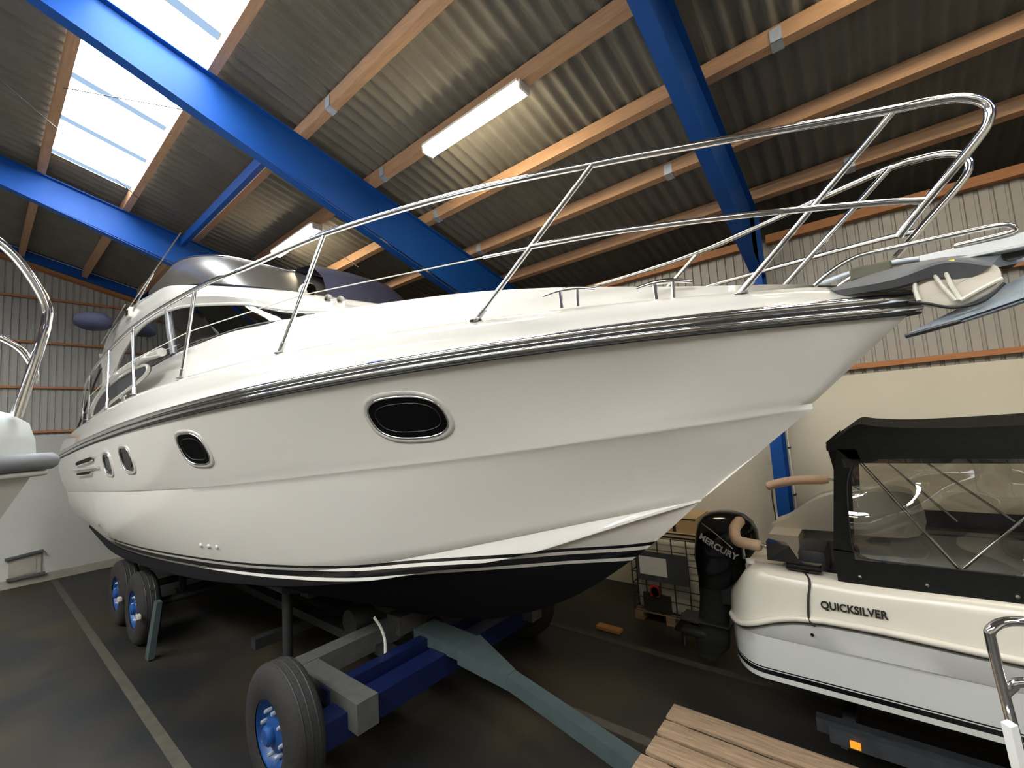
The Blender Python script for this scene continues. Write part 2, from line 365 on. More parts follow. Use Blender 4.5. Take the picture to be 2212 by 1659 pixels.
# wall cladding: trapezoid ribbed sheet with dark narrow flutes
def clad(parent, along, fixed, a0, a1, z0, z1, ztop=None, out=1):
    """sheets about 1 m wide; along 'y' (wall at x=fixed) or 'x' (wall at y=fixed)"""
    p = .122 * 2
    n = int((a1 - a0) / (p * 4)) + 1
    for i in range(n):
        s0 = a0 + i * p * 4; pr = []; s = s0
        for k in range(8):
            pr += [(s, 0), (s + .080, 0), (s + .087, .022), (s + .115, .022), (s + .122, 0)]; s += .122
        pr = [(a, b) for a, b in pr if a <= a1 + .05]
        if len(pr) < 3: continue
        lo = []; hi = []
        for a, dp in pr:
            zt = z1 if ztop is None else ztop(a)
            c = fixed + out * dp
            lo.append((c, a, z0) if along == 'y' else (a, c, z0)); hi.append((c, a, zt) if along == 'y' else (a, c, zt))
        MB().loft([lo, hi]).build('cladding_sheet', 'cladding', parent)
wr = thing('wall_right', kind='structure', loc=(XW, 0, 0))
MB().box(XW + .0, XW + .25, YB, YG, 0, 3.165).build('base_wall', 'wall_paint', wr)
clad(wr, 'y', XW + .10, -3.6, YG, 3.165, 5.20)
MB().box(XW + .10, XW + .12, YB, -3.6, 3.165, 5.20).build('cladding_plain', 'cladding', wr)
MB().box(XW + .14, XW + .18, YB, YG, 3.1, 5.22).build('outer_sheet', 'cladding_rib', wr)
MB().box(XW + .14, XW + .9, YB, YG, 5.19, 5.21).build('eave_soffit', 'fibre_cement', wr); MB().box(XW + .88, XW + .9, YB, YG, 5.2, 5.56).build('eave_board', 'fibre_cement', wr)
def girt(parent, z0, z1, ya, yb, x0=XW, x1=XW + .095):
    MB().box(x0, x1, ya, yb, z0, z1).build('girt', 'girt_timber', parent)
for ya, yb in ((YB, .93), (1.13, 5.38), (5.6, 9.83), (10.05, YG)):
    girt(wr, 3.232, 3.297, ya, yb); girt(wr, 4.165, 4.23, ya, yb); girt(wr, 5.16, 5.275, ya, yb, XW - .02)
wb = thing('wall_back', kind='structure', loc=(0, YG, 0))
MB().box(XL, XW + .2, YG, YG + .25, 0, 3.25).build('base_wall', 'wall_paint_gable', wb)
clad(wb, 'x', YG + .06, -1.2, XW + .1, 3.25, 0, ztop=lambda x: roof_z(x) + .02)
MB().add([(XL, YG + .1, 3.2), (XW + .2, YG + .1, 3.2), (XW + .2, YG + .1, roof_z(XW) + .1), (XR, YG + .1, roof_z(XR) + .1), (XL, YG + .1, roof_z(XL) + .1)], [(0, 1, 2, 3, 4)]).build('outer_sheet', 'cladding_rib', wb)
for z in (3.30, 4.315, 5.36, 6.40):
    xe = min(XW - .1, (7.3 - z) / .27)
    MB().box(XL, xe, YG - .02, YG + .055, z, z + .05).build('girt', 'girt_timber', wb)
m = MB(); slab(m, XR, 7.385 - .27*XR, 7.62 - .27*XR, 7.1, 7.385 - .27*7.1, 7.60 - .26*7.1, 14.44, 14.60); gb = m.build('gable_rafter', 'blue_paint', wb)
m = MB(); slab(m, XR, 7.60 - .26*XR - .012, 7.60 - .26*XR, 7.1, 7.588 - .26*7.1, 7.60 - .26*7.1, 14.425, 14.435); m.build('flashing', 'white_plastic', wb)
m = MB(); slab(m, XR, 7.29 - .27*XR, 7.38 - .27*XR, 7.1, 7.29 - .27*7.1, 7.38 - .27*7.1, 14.50, 14.68); m.build('rake_timber', 'girt_timber', wb)
MB().box(XL, XW, YG - .06, YG, 0, .17).build('plinth', 'plinth', wb)
# shallow recess with a board near the floor of the gable wall
hb = thing('wall_hatch', 'low hatch with brown board and grey frame in pale wall above plinth', 'hatch', (.8, YG - .03, .2))
MB().box(.58, 1.06, YG - .05, YG - .002, .215, .66).build('frame', 'plinth', hb)
MB().box(.66, .98, YG - .06, YG - .045, .24, .57).build('board', 'plinth', hb)
MB().hexa([(.52, YG - .13, .60), (1.08, YG - .13, .66), (1.08, YG - .002, .66), (.52, YG - .002, .60), (.52, YG - .13, .64), (1.08, YG - .13, .70), (1.08, YG - .002, .70), (.52, YG - .002, .64)]).build('hood', 'dark_grey_plate', hb)
MB().box(.55, 1.12, YG - .16, YG - .061, .17, .215).build('sill', 'grey_timber', hb)
# the two walls behind the camera
wl = thing('wall_left', kind='structure', loc=(XL, 0, 0))
MB().box(XL - .2, XL, YB, YG, 0, 5.5).build('wall_panel', 'wall_paint', wl)
wf = thing('wall_front', kind='structure', loc=(0, YB, 0))
MB().box(XL, XW + .2, YB - .2, YB, 0, 3.2).build('base_wall', 'wall_paint', wf)
MB().add([(XL, YB, 3.2), (XW + .2, YB, 3.2), (XW + .2, YB, roof_z(XW) + .1), (XR, YB, roof_z(XR) + .1), (XL, YB, roof_z(XL) + .1)], [(0, 1, 2, 3, 4)]).build('cladding_plain', 'cladding', wf)
# fluorescent battens under a purlin
def batten(x, y0, y1, z, label, group='fluorescent lamps under the roof'):
    t = thing('fluorescent_lamp', label, 'lamp', (x, (y0 + y1) / 2, z), group)
    MB().box(x - .11, x + .11, y0 + .03, y1 - .03, z - .03, z).build('housing', 'lamp_body', t)
    MB().bevbox(x - .085, x + .085, y0 + .035, y1 - .035, z - .10, z - .031, .02).build('diffuser', 'tube_light', t, smooth=50)
    for a, b in ((y0, y0 + .034), (y1 - .034, y1)): MB().bevbox(x - .09, x + .09, a, b, z - .105, z, .012).build('end_cap', 'lamp_body', t)
    return t
zl = 7.43 - SL * 3.66 - .012
batten(3.655, 2.52, 4.15, zl, 'lit fluorescent batten under the purlin above the foredeck rail')
batten(3.655, 7.05, 8.72, zl, 'lit fluorescent batten on the purlin between the two far blue frames')
for y0 in (-1.95, -6.4): batten(3.655, y0, y0 + 1.65, zl, 'unseen fluorescent batten added for light on the eave side behind the viewpoint', 'added lamps behind the viewpoint')  # unseen lamps continuing the row, added for light
for x in (-4.8,):
    for y0 in (-5.2, -.8, 3.6, 8.0): batten(x, y0, y0 + 1.65, roof_z(x) - .17, 'unseen fluorescent batten added for light over the far side of the hall', 'added lamps over the far side')  # unseen lamp row added to light the hull side
# bracing wires
for i, (pts, lab) in enumerate((([(-.25, 7.16, 7.26), (1.60, 8.78, 6.80)], 'thin dark bracing wire crossing the skylight down to the far blue frame'),
                 ([(.55, 6.92, 7.06), (1.53, 5.96, 6.80)], 'thin bracing wire between the two purlins beside the skylight'),
                 ([(4.2, 7.52, 7.05 - .75), (4.2, 6.70, 5.72)], 'thin dark wire hanging from the purlin above the cabin'))):
    tag(MB().tube(pts, .006, 6).build('bracing_wire', 'steel_dark', loc=pts[1]), lab, 'wire')

# ---- main boat hull lines (metres, world axes) -------------------------------
XC = 3.2; YS = 12.5                      # centreline x, transom y
def bcurve(y, B, L, n, y0):
    s = np.clip((np.asarray(y, float) - y0) / L, 0, 1); return B * (1 - (1 - s) ** n)
def taper(y, k): return 1 - k * (np.clip(np.asarray(y, float) - 6, 0, 7) / 6.5) ** 1.6
def b_sheer(y): return bcurve(y, 2.12, 7.8, 2.25, -.23)
def b_kn(y): return bcurve(y, 2.03, 8.6, 2.0, .28) * taper(y, .03)
def b_ch(y): return bcurve(y, 1.88, 8.6, 1.9, .98) * taper(y, .13)
def pch(y, xs, zs):
    # smooth monotone-ish cubic through knots
    xs = np.asarray(xs, float); zs = np.asarray(zs, float); y = np.asarray(y, float)
    m = np.gradient(zs, xs); i = np.clip(np.searchsorted(xs, y) - 1, 0, len(xs) - 2)
    h = xs[i + 1] - xs[i]; t = np.clip((y - xs[i]) / h, 0, 1)
    return ((2*t**3 - 3*t**2 + 1) * zs[i] + (t**3 - 2*t**2 + t) * h * m[i] + (-2*t**3 + 3*t**2) * zs[i+1] + (t**3 - t**2) * h * m[i+1])
def z_sheer(y): return pch(y, [-.23, 1, 2.06, 3.2, 4.3, 5.4, 7, 9, 12.6], [3.335, 3.328, 3.3, 3.25, 3.193, 3.132, 3.052, 2.965, 2.755])
def z_deck(y): return pch(y, [-.23, .05, .5, 1.2, 2.0, 3.2, 4.4, 5.4, 6.8, 8.4, 9.9, 11.5, 12.6], [3.385, 3.47, 3.502, 3.525, 3.538, 3.535, 3.51, 3.482, 3.44, 3.388, 3.318, 3.21, 3.1])
def z_kn(y): return pch(y, [.28, .9, 1.45, 2.3, 3.3, 4.0, 5, 6.5, 8, 12.6], [2.81, 2.742, 2.687, 2.604, 2.53, 2.478, 2.41, 2.337, 2.275, 2.06])
def z_ch(y): return pch(y, [.98, 1.3, 1.85, 2.5, 3.0, 3.6, 4.4, 5.5, 7.5, 12.6], [2.2, 2.135, 2.017, 1.872, 1.765, 1.645, 1.53, 1.45, 1.4, 1.36])
def d_ch(y): return pch(y, [.98, 1.3, 1.7, 2.1, 3, 13], [.0, .035, .085, .13, .13, .06])
def z_keel(y): return pch(y, [.98, 1.33, 1.52, 2.0, 2.8, 4, 6, 12.6], [2.2, 1.886, 1.734, 1.40, 1.04, .80, .72, .70])
def z_stripe(y): return pch(y, [.9, 1.327, 2.01, 2.52, 3.14, 3.7, 4.7, 6.5, 12.6], [2.0, 1.886, 1.829, 1.778, 1.712, 1.64, 1.58, 1.562, 1.555])
def hull_side(y, t):
    # t 0 knuckle .. 1 sheer ; returns half breadth, z
    bk = b_kn(y) + .018; zk = z_kn(y); b1 = b_sheer(y); z1 = z_sheer(y) - .05
    fl = -.05 * np.clip(1 - (np.asarray(y, float)) / 5, 0, 1) + .03 * np.clip((np.asarray(y, float) - 5) / 5, 0, 1)
    w = np.minimum(1, np.maximum(0, (np.asarray(y, float) - .3) / .8))
    return bk + (b1 - bk) * t + fl * w * 4 * t * (1 - t), zk + (z1 - zk) * t

# ================================================================== THE MOTOR YACHT
YT = thing('motor_yacht', 'large white flybridge motor yacht with chrome bow rail on a blue trailer', 'yacht', (XC, 4.0, .78))
NS = 90
def stations(y0): 
    s = np.linspace(0, 1, NS + 1); return y0 + (YS - y0) * (s ** 1.35)
def line(y, b, z): return [np.array((XC - bb, yy, zz)) for yy, bb, zz in zip(y, b, z)]
yk = stations(.98); yc = stations(.98); ykn = stations(.28); ysh = stations(-.23)
bch = np.maximum(b_ch(yc), 0); zch = z_ch(yc); dch = d_ch(yc)
rows = [line(yk, np.zeros(NS+1) + .0, z_keel(yk))]
# bottom panel in 3 steps, slightly hollow forward
for t in (.25, .5, .75, .93):
    rows.append(line(yk, (bch - .03 * np.minimum(1, bch / .1)) * t, z_keel(yk) + (zch - dch - z_keel(yk)) * (t - .04 * math.sin(math.pi * t))))
rows.append(line(yc, bch - .045 * np.minimum(1, bch / .15), zch - dch))                # inner edge under spray chine
lowc = line(yc, bch + .012 * np.minimum(1, bch / .1), zch - dch - .006)
rows += [lowc, line(yc, bch + .014 * np.minimum(1, bch / .1), zch - dch + .012)]
rows.append(line(yc, bch + .0, zch - dch * .45)); upc = line(yc, bch - .004 * np.minimum(1, bch / .1), zch); rows.append(upc)
rows.append(line(yc, bch + .004 * np.minimum(1, bch / .1), zch + .006))
bk = b_kn(ykn); zk = z_kn(ykn)
for t in (.12, .25, .4, .55, .7, .85, .94):
    y = yc + (ykn - yc) * t; b = bch + (bk - bch) * t; z = zch + (zk - .024 - zch) * t
    bul = (.12 * np.clip((y - 4) / 5, 0, 1) - .05 * np.clip(1 - (y - .6) / 3.0, 0, 1) * np.clip((y - .6) / .6, 0, 1)) * 4 * t * (1 - t) * .8
    rows.append(line(y, b + bul, z))
kk = np.minimum(1, bk / .05)
for db, dz in ((0, -.030), (.003, -.027), (.010, -.014), (.016, .004)): rows.append(line(ykn, bk + db * kk, zk + dz))
for t in (0.06, .14, .25, .4, .55, .7, .85, 1.):
    y = ykn + (ysh - ykn) * t
    b, z = hull_side(np.maximum(y, ykn + (ysh - ykn) * t), t)
    bb = np.where(np.arange(NS + 1) == 0, 0, b)
    # lines start on the raked stem: blend breadth to 0 at their own stem point
    own = bk + .018 + (b_sheer(ysh) - bk - .018) * t
    w = np.clip(np.arange(NS + 1) / 14., 0, 1); b2 = own * (1 - w) + b * w
    fl = 0
    zz = (zk + (z_sheer(ysh) - .05 - zk) * t) * (1 - w) + z * w
    rows.append(line(y, np.where(np.arange(NS + 1) == 0, 0, b2), zz))
def mirror(rows): return [[np.array((2 * XC - p[0], p[1], p[2])) for p in r] for r in rows]
mb = MB(); mb.loft(rows); mb.loft(mirror(rows))
# transom
tr = [r[-1] for r in rows]; tm = [np.array((2*XC - p[0], p[1], p[2])) for p in tr]
mb.add(tr + tm, [(i, i+1, len(tr)+i+1, len(tr)+i) for i in range(len(tr) - 1)])
hull = mb.build('hull', 'hull_gelcoat', YT, smooth=32, weld=True)
at = hull.data.attributes.new('wl', 'FLOAT', 'POINT')
base = wloc(YT)
co = np.array([v.co[:] for v in hull.data.vertices]) + base
at.data.foreach_set('value', (co[:, 2] - z_stripe(co[:, 1])).astype(np.float32))

# rub rail along the sheer
yr = np.concatenate([np.linspace(-.23, 1.5, 26), np.linspace(1.6, 12.5, 50)])
def sheer_pts(db, dz): return [(XC - max(b_sheer(y) + (db if y > -.15 else 0), 0), y - (.02 if y < -.2 else 0), z_sheer(y) + dz) for y in yr]
def both(f): return f + [(2*XC - a, b, c) for a, b, c in f][::-1][0:0]
for db, dz, r, mname, nm in ((.012, .012, .030, 'chrome', 'rub_rail'), (.010, -.045, .020, 'chrome', 'rub_rail_lower'), (.0, -.018, .022, 'black_rubber', 'rub_rail_groove'), (.004, -.075, .008, 'black_rubber', 'rub_rail_seal')):
    p = sheer_pts(db, dz); full = p[::-1] + [(2*XC - a, b, c) for a, b, c in p][1:]
    MB().tube(full, r, 10).build(nm, mname, YT, smooth=50)

# deck moulding: bulwark, side deck and coachroof up to the window line
def S_b(y): return pch(y, [-.23, .2, .8, 1.7, 2.45, 2.9, 3.4, 4.4, 5.1, 6.0, 8.0, 12.6], [.02, .14, .34, .55, .78, .96, 1.15, 1.36, 1.48, 1.56, 1.60, 1.60])
def S_z(y): return pch(y, [-.23, .2, .8, 1.7, 2.45, 2.9, 3.4, 4.4, 5.1, 6.0, 7.4, 9.0, 10.2, 11.2, 12.6], [3.385, 3.50, 3.60, 3.775, 3.868, 3.885, 3.90, 3.945, 3.975, 3.975, 3.965, 3.94, 3.85, 3.6, 3.25])
yd = np.concatenate([np.linspace(-.23, 1.2, 24), np.linspace(1.3, 12.5, 60)])
bs_ = b_sheer(yd); zs_ = z_sheer(yd); zd_ = z_deck(yd); Sb = S_b(yd); Sz = S_z(yd)
drows = [line(yd, bs_, zs_ + .03), line(yd, np.maximum(bs_ - .02, 0), zs_ + .05)]
for t, k in ((.35, .012), (.65, .02), (.85, .012)): drows.append(line(yd, np.maximum(bs_ - .02 - .08 * t + k, 0), zs_ + .05 + (zd_ - .012 - zs_ - .05) * t))
edge = np.maximum(bs_ - .115, 0)
drows += [line(yd, edge, zd_ - .006), line(yd, np.maximum(bs_ - .135, 0), zd_), line(yd, np.maximum(bs_ - .16, 0), zd_ - .004)]
inn = np.maximum(np.minimum(Sb + .24 * np.clip(yd / 2, 0, 1) + .02, bs_ - .19), 0)
drows.append(line(yd, inn, np.minimum(zd_ - .005, Sz)))
for t, e in ((.3, .18), (.6, .5), (.82, .8), (.94, .95), (1., 1.)):
    drows.append(line(yd, inn + (Sb - inn) * t, np.minimum(zd_ - .005, Sz) + (Sz - np.minimum(zd_ - .005, Sz)) * e))
for t in (.9, .7, .45, .2, 0): drows.append(line(yd, Sb * t, Sz + .10 * np.clip(Sb, 0, 1) * (1 - t * t)))
mb = MB(); mb.loft(drows); mb.loft(mirror(drows)); mb.build('deck_moulding', 'gelcoat', YT, smooth=40, weld=True)

# superstructure: window band between window base and roof edge
Sc = cr([(XC - b, y, z) for y, b, z in ((11.2, 1.62, 3.62), (10.2, 1.62, 3.86), (9.0, 1.60, 3.945), (7.4, 1.59, 3.968), (6.0, 1.555, 3.978), (5.1, 1.475, 3.978), (4.45, 1.36, 3.95), (3.95, 1.12, 3.93), (3.6, .8, 3.95), (3.42, .4, 3.97), (3.38, 0, 3.97))], 6)
Wc = cr([(XC - b, y, z) for y, b, z in ((11.0, 1.60, 3.80), (10.2, 1.58, 4.40), (8.9, 1.57, 4.68), (7.7, 1.55, 4.68), (6.8, 1.52, 4.60), (5.9, 1.45, 4.44), (5.15, 1.36, 4.29), (4.6, 1.14, 4.14), (4.25, .8, 4.10), (4.1, .4, 4.10), (4.05, 0, 4.10))], 6)
Rc = cr([(XC - b, y, z) for y, b, z in ((11.75, 1.62, 4.72), (11.3, 1.56, 5.10), (9.6, 1.52, 5.24), (8.5, 1.50, 5.18), (7.6, 1.50, 5.08), (6.6, 1.47, 4.85), (5.7, 1.40, 4.62), (5.0, 1.20, 4.44), (4.6, .82, 4.32), (4.45, .4, 4.28), (4.42, 0, 4.28))], 6)
n = len(Sc)
def band(A, B, k0, k1, inset=0.): return [[A[i] + (B[i] - A[i]) * t for i in range(k0, k1 + 1)] for t in np.linspace(0, 1, 5)]
def mirp(P): return [np.array((2*XC - p[0], p[1], p[2])) for p in P]
for sgn in (0, 1):
    f = (lambda R: [mirp(r) for r in R]) if sgn else (lambda R: R)
    for k0, k1 in ((0, 20), (20, 27), (27, n - 1)):
        g = MB().loft(f(band(Sc, Wc, k0, k1))).build('window_pane', 'tinted_glass', YT, smooth=60)
    # pillars and frame
    for k in (20,):
        MB().tube(f([[Sc[k], (Sc[k] + Wc[k]) / 2 + np.array((-.01, 0, 0)), Wc[k]]])[0], .04, 8).build('window_pillar', 'grey_trim', YT, smooth=50)
    MB().tube(f([Wc])[0], .022, 8).build('window_trim', 'gelcoat', YT, smooth=50)
    MB().tube(f([Sc])[0], .014, 8).build('window_seal', 'black_rubber', YT, smooth=50)
# roof shell: side skirt with a crease, top crowned
mid = [Wc[i] + (Rc[i] - Wc[i]) * .35 + np.array((-.05 * min(1, max(0, (XC - Wc[i][0]))), 0, 0)) for i in range(n)]
mid2 = [Wc[i] + (Rc[i] - Wc[i]) * .42 + np.array((-.045 * min(1, max(0, (XC - Wc[i][0]))), 0, 0)) for i in range(n)]
mid3 = [Wc[i] + (Rc[i] - Wc[i]) * .8 + np.array((-.03 * min(1, max(0, (XC - Wc[i][0]))), 0, 0)) for i in range(n)]
inner = [np.array((XC - (XC - p[0]) * .8, p[1] + .03, p[2] + .05)) for p in Rc]; inner2 = [np.array((XC, p[1] + .05, p[2] + .1)) for p in Rc]
R_ = [list(Wc), mid, mid2, mid3, list(Rc), inner, inner2]
mb = MB(); mb.loft(R_); mb.loft([mirp(r) for r in R_])
mb.build('cabin_roof', 'gelcoat', YT, smooth=35, weld=True)
# aft side wing: roof support sweeping down to the side deck
for sgn in (1, -1):
    w = cr([(-1.66, 11.75, 4.72), (-1.66, 11.35, 4.35), (-1.68, 11.2, 3.9), (-1.70, 11.0, 3.55)], 5); w2 = cr([(-1.60, 10.2, 4.40), (-1.61, 10.7, 4.15), (-1.63, 10.95, 3.85), (-1.66, 10.8, 3.55)], 5)
    a = [np.array((XC + p[0] * sgn, p[1], p[2])) for p in w]; b = [np.array((XC + p[0] * sgn, p[1], p[2])) for p in w2]
    a2 = [p + np.array((.08 * sgn, 0, 0)) for p in a]; b2 = [p + np.array((.08 * sgn, 0, 0)) for p in b]
    MB().loft([a, b, b2, a2, a]).build('roof_wing', 'gelcoat', YT, smooth=50)
# long low quarter window under the side deck sweep
def qpt(y, z, off=0.): return (XC - 1.80 - off, y, z)
qo = [(10.6, 3.42), (10.1, 3.66), (9.1, 3.80), (8.0, 3.85), (7.0, 3.83), (6.75, 3.76), (7.0, 3.68), (8.0, 3.60), (9.1, 3.52), (10.0, 3.42)]
for sgn in (1, -1):
    P = cr([(XC + sgn * -1.87, a, b) for a, b in qo], 4, True); MB().prism(P, (sgn * .03, 0, 0)).build('quarter_window', 'seat_dark', YT)
    MB().tube(P, .022, 8, True).build('quarter_window_frame', 'gelcoat', YT, smooth=50)
    Q = cr([(XC - sgn * 1.86, y, z) for y, z in ((11.1, 3.25), (10.5, 3.60), (9.6, 3.80), (8.4, 3.915), (7.0, 3.92), (6.2, 3.88))], 5)
    Qb = [np.array((q[0] + sgn * .16, q[1] - .1, q[2] + .1)) for q in Q]; MB().loft([Q, Qb]).tube(Q, .05, 8).build('quarter_arch', 'gelcoat', YT, smooth=60)
# flybridge: smoked wind deflector and dark cover
fo = cr([(-1.34, 9.5, 5.24), (-1.35, 8.3, 5.2), (-1.34, 7.4, 5.08), (-1.30, 6.5, 4.88), (-1.15, 5.9, 4.74), (-.75, 5.55, 4.66), (0, 5.4, 4.62), (.75, 5.55, 4.66), (1.15, 5.9, 4.74), (1.30, 6.5, 4.88), (1.34, 7.4, 5.08), (1.35, 8.3, 5.2), (1.34, 9.5, 5.24)], 5)
ft = cr([(-1.12, 9.75, 5.82), (-1.14, 8.8, 5.84), (-1.14, 8.0, 5.72), (-1.10, 7.2, 5.52), (-.98, 6.6, 5.34), (-.62, 6.3, 5.22), (0, 6.2, 5.18), (.62, 6.3, 5.22), (.98, 6.6, 5.34), (1.10, 7.2, 5.52), (1.14, 8.0, 5.72), (1.14, 8.8, 5.84), (1.12, 9.75, 5.82)], 5)
fo = [np.array((XC + p[0], p[1], p[2])) for p in fo]; ft = [np.array((XC + p[0], p[1], p[2])) for p in ft]
fm = [(a + b) / 2 + np.array(((a[0] - XC) * .06, 0, .02)) for a, b in zip(fo, ft)]
MB().loft([fo, fm, ft]).build('wind_deflector', 'smoke_plastic', YT, smooth=60)
MB().tube(ft, .018, 8).build('deflector_trim', 'chrome', YT, smooth=50)
gx = cr([(-1.0, 9.5, 5.7), (-.9, 8.6, 5.74), (-.85, 7.6, 5.58), (-.6, 6.9, 5.42), (0, 6.7, 5.40), (.6, 6.9, 5.42), (.85, 7.6, 5.58), (.9, 8.6, 5.74), (1.0, 9.5, 5.7)], 4)
g0 = [np.array((XC + p[0] * 1.12, p[1], p[2] - .45)) for p in gx]; g1 = [np.array((XC + p[0], p[1], p[2])) for p in gx]; g2 = [np.array((XC + p[0] * .5, p[1] + .3, p[2] + .06)) for p in gx]; g3 = [np.array((XC, p[1] + .4, p[2] + .07)) for p in gx]
MB().loft([g0, g1, g2, g3]).build('flybridge_cover', 'navy_cloth', YT, smooth=60)
# front sun pad cover on the wind deflector's far half
c0 = [np.array(p) for p in cr([(XC - .35, 5.25, 4.56), (XC + .1, 5.1, 4.52), (XC + .8, 5.2, 4.52), (XC + 1.25, 5.6, 4.62)], 6)]; c1 = [p + np.array((.05, .55, .62)) for p in c0]; c2 = [p + np.array((.05, 1.2, .72)) for p in c0]
MB().loft([c0, [(a + b) / 2 + np.array((0, -.08, .04)) for a, b in zip(c0, c1)], c1, c2]).build('screen_cover', 'navy_cloth', YT, smooth=60)
# horns and search light on the roof front
hp = np.array((2.44, 4.56, 4.31))
for dx, L in ((0, .30), (.13, .36)):
    c = hp + np.array((dx, -.02 - dx * .2, .0)); MB().lathe([(.012, .30), (.014, .12), (.022, .02), (.048, -.04), (.052, -.045), (.044, -.04), (.012, .02)], c, (0, 1, .05), 16).build('horn', 'dull_chrome', YT, smooth=60)
    MB().tube([c + (0, .22, 0), c + (0, .24, -.07)], .012, 8).build('horn_bracket', 'dull_chrome', YT)
sp = np.array((2.36, 4.82, 4.47)); MB().lathe([(.0, .09), (.05, .08), (.075, .03), (.078, -.05), (.070, -.06), (.0, -.055)], sp, (-.25, 1, .05), 18).build('search_light', 'gel_cream', YT, smooth=60)
MB().lathe([(.066, 0), (.0, -.004)], sp + np.array((.016, -.064, -.003)), (-.25, 1, .05), 18).build('search_light_lens', 'port_glass', YT); MB().tube([sp + (0, 0, -.04), sp + (0, .01, -.16)], .03, 10).build('search_light_post', 'gel_cream', YT, smooth=50)
# portlights
def portlight(yc_, zc_, a, c, rnd, tilt):
    """rounded slot on the hull side; a, c half length and half height"""
    N_ = 40; def_ = []
    def pt(sc, lift):
        out = []
        for k in range(N_):
            an = 2 * math.pi * k / N_; ex = 2. / rnd
            u = math.copysign(abs(math.cos(an)) ** ex, math.cos(an)); v = math.copysign(abs(math.sin(an)) ** ex, math.sin(an))
            y = yc_ + (a + sc) * u; z = zc_ + (c + sc) * v + tilt * (y - yc_) - .0
            y = y + .28 * (zc_ - z) * -1 * 0
            zk_, z1_ = z_kn(y), z_sheer(y) - .05; b, _ = hull_side(y, (z - zk_) / (z1_ - zk_)); out.append((XC - b - lift, y, z))
        return out
    root = MB().loft([pt(.045, -.004), pt(.040, .008), pt(.028, .014), pt(.014, .012), pt(.006, -.002)], True).build('portlight', 'gelcoat', YT, smooth=60)
    MB().tube(pt(.004, .006), .009, 8, True).build('portlight_ring', 'chrome', root, smooth=60)
    p = pt(0., .004); q = pt(-.055, .002); c0 = np.mean(q, axis=0)
    MB().loft([p, q], True).add(q + [tuple(c0)], [(k, (k + 1) % N_, N_) for k in range(N_)]).build('pane', 'port_glass', root, smooth=40)
    MB().tube(pt(-.045, .004), .003, 6, True).build('pane_seal', 'steel_dark', root, smooth=60)
portlight(2.67, 2.90, .29, .15, 2.6, .0); portlight(5.165, 2.76, .215, .15, 3.0, .02); portlight(6.86, 2.68, .18, .138, 3.2, .02); portlight(7.72, 2.625, .175, .132, 3.2, .02)
def hull_pt(y, z, lift=.0):
    zk_, z1_ = z_kn(y), z_sheer(y) - .05; b, _ = hull_side(y, (z - zk_) / (z1_ - zk_)); return np.array((XC - b - lift, y, z))
for (ya, za), (yb, zb), h in (((8.5, 2.70), (10.0, 2.61), .07), ((8.75, 2.50), (10.1, 2.44), .05)):
    ysr = np.linspace(ya, yb, 9); lo = [hull_pt(y, za + (zb - za) * (y - ya) / (yb - ya) - h/2 * (1 if 0 < i < 8 else .6), .022) for i, y in enumerate(ysr)]; hi = [hull_pt(y, za + (zb - za) * (y - ya) / (yb - ya) + h/2 * (1 if 0 < i < 8 else .6), .022) for i, y in enumerate(ysr)]
    o = MB().loft([lo, hi]).build('vent_slot', 'black_canvas', YT); MB().tube([p for p in lo], .012, 6).build('vent_lip', 'gelcoat', o, smooth=60)
MB().tube([hull_pt(8.2, 2.585, .02), hull_pt(10.4, 2.515, .02)], .022, 8).build('vent_fin', 'gelcoat', YT, smooth=60)
for y in (5.48, 5.62, 5.76):
    t = (1.72 - z_ch(y)) / (z_kn(y) - z_ch(y)); b = b_ch(y) + (b_kn(y) - b_ch(y)) * t + .12 * np.clip((y - 4) / 5, 0, 1) * 4 * t * (1 - t) * .8
    MB().lathe([(.0, .018), (.016, .016), (.024, .004), (.024, -.02)], (XC - float(b) - .004, y, 1.72), (-1, 0, -.15), 14).build('drain_fitting', 'gel_white', YT, smooth=60)
MB().bevbox(3.06, 3.16, -.16, .02, 3.475, 3.545, .01).build('windlass_stop', 'olive_plastic', YT); MB().bevbox(3.05, 3.12, -.66, -.30, 3.468, 3.482, .004).build('roller_guard', 'white_metal', YT)
# ---------------- rails
def mirrored_build(name, paths, r, mname, n=10):
    for s in (0, 1):
        mb = MB()
        for p in paths:
            q = [(2*XC - a, b, c) if s else (a, b, c) for a, b, c in p]; mb.tube(q, r, n)
        mb.build(name, mname, YT, smooth=50)
top = cr([(1.32, 11.6, 3.42), (1.31, 11.5, 3.80), (1.29, 10.9, 4.10), (1.27, 9.43, 4.26), (1.27, 7.2, 4.36), (1.34, 5.0, 4.32), (1.46, 4.06, 4.30), (1.70, 3.18, 4.38), (1.95, 1.95, 4.32), (2.22, 1.1, 4.265), (2.55, .39, 4.25), (2.83, -.20, 4.238), (2.875, -.37, 4.222), (2.90, -.485, 4.192), (2.915, -.552, 4.135), (2.92, -.555, 4.06), (2.928, -.50, 3.975), (2.95, -.31, 3.765), (2.99, -.195, 3.635)], 8)
mirrored_build('top_rail', [top], .021, 'chrome')
stan = [((1.27, 10.62, 3.36), (1.285, 10.6, 4.15)), ((1.215, 8.52, 3.40), (1.265, 8.75, 4.30)), ((1.21, 6.80, 3.45), (1.27, 7.25, 4.35)), ((1.335, 5.42, 3.49), (1.34, 5.02, 4.31)), ((1.63, 3.83, 3.53), (1.70, 3.18, 4.37)), ((2.165, 2.04, 3.53), (2.215, 1.10, 4.26)), ((2.875, .54, 3.49), (2.85, -.235, 4.23))]
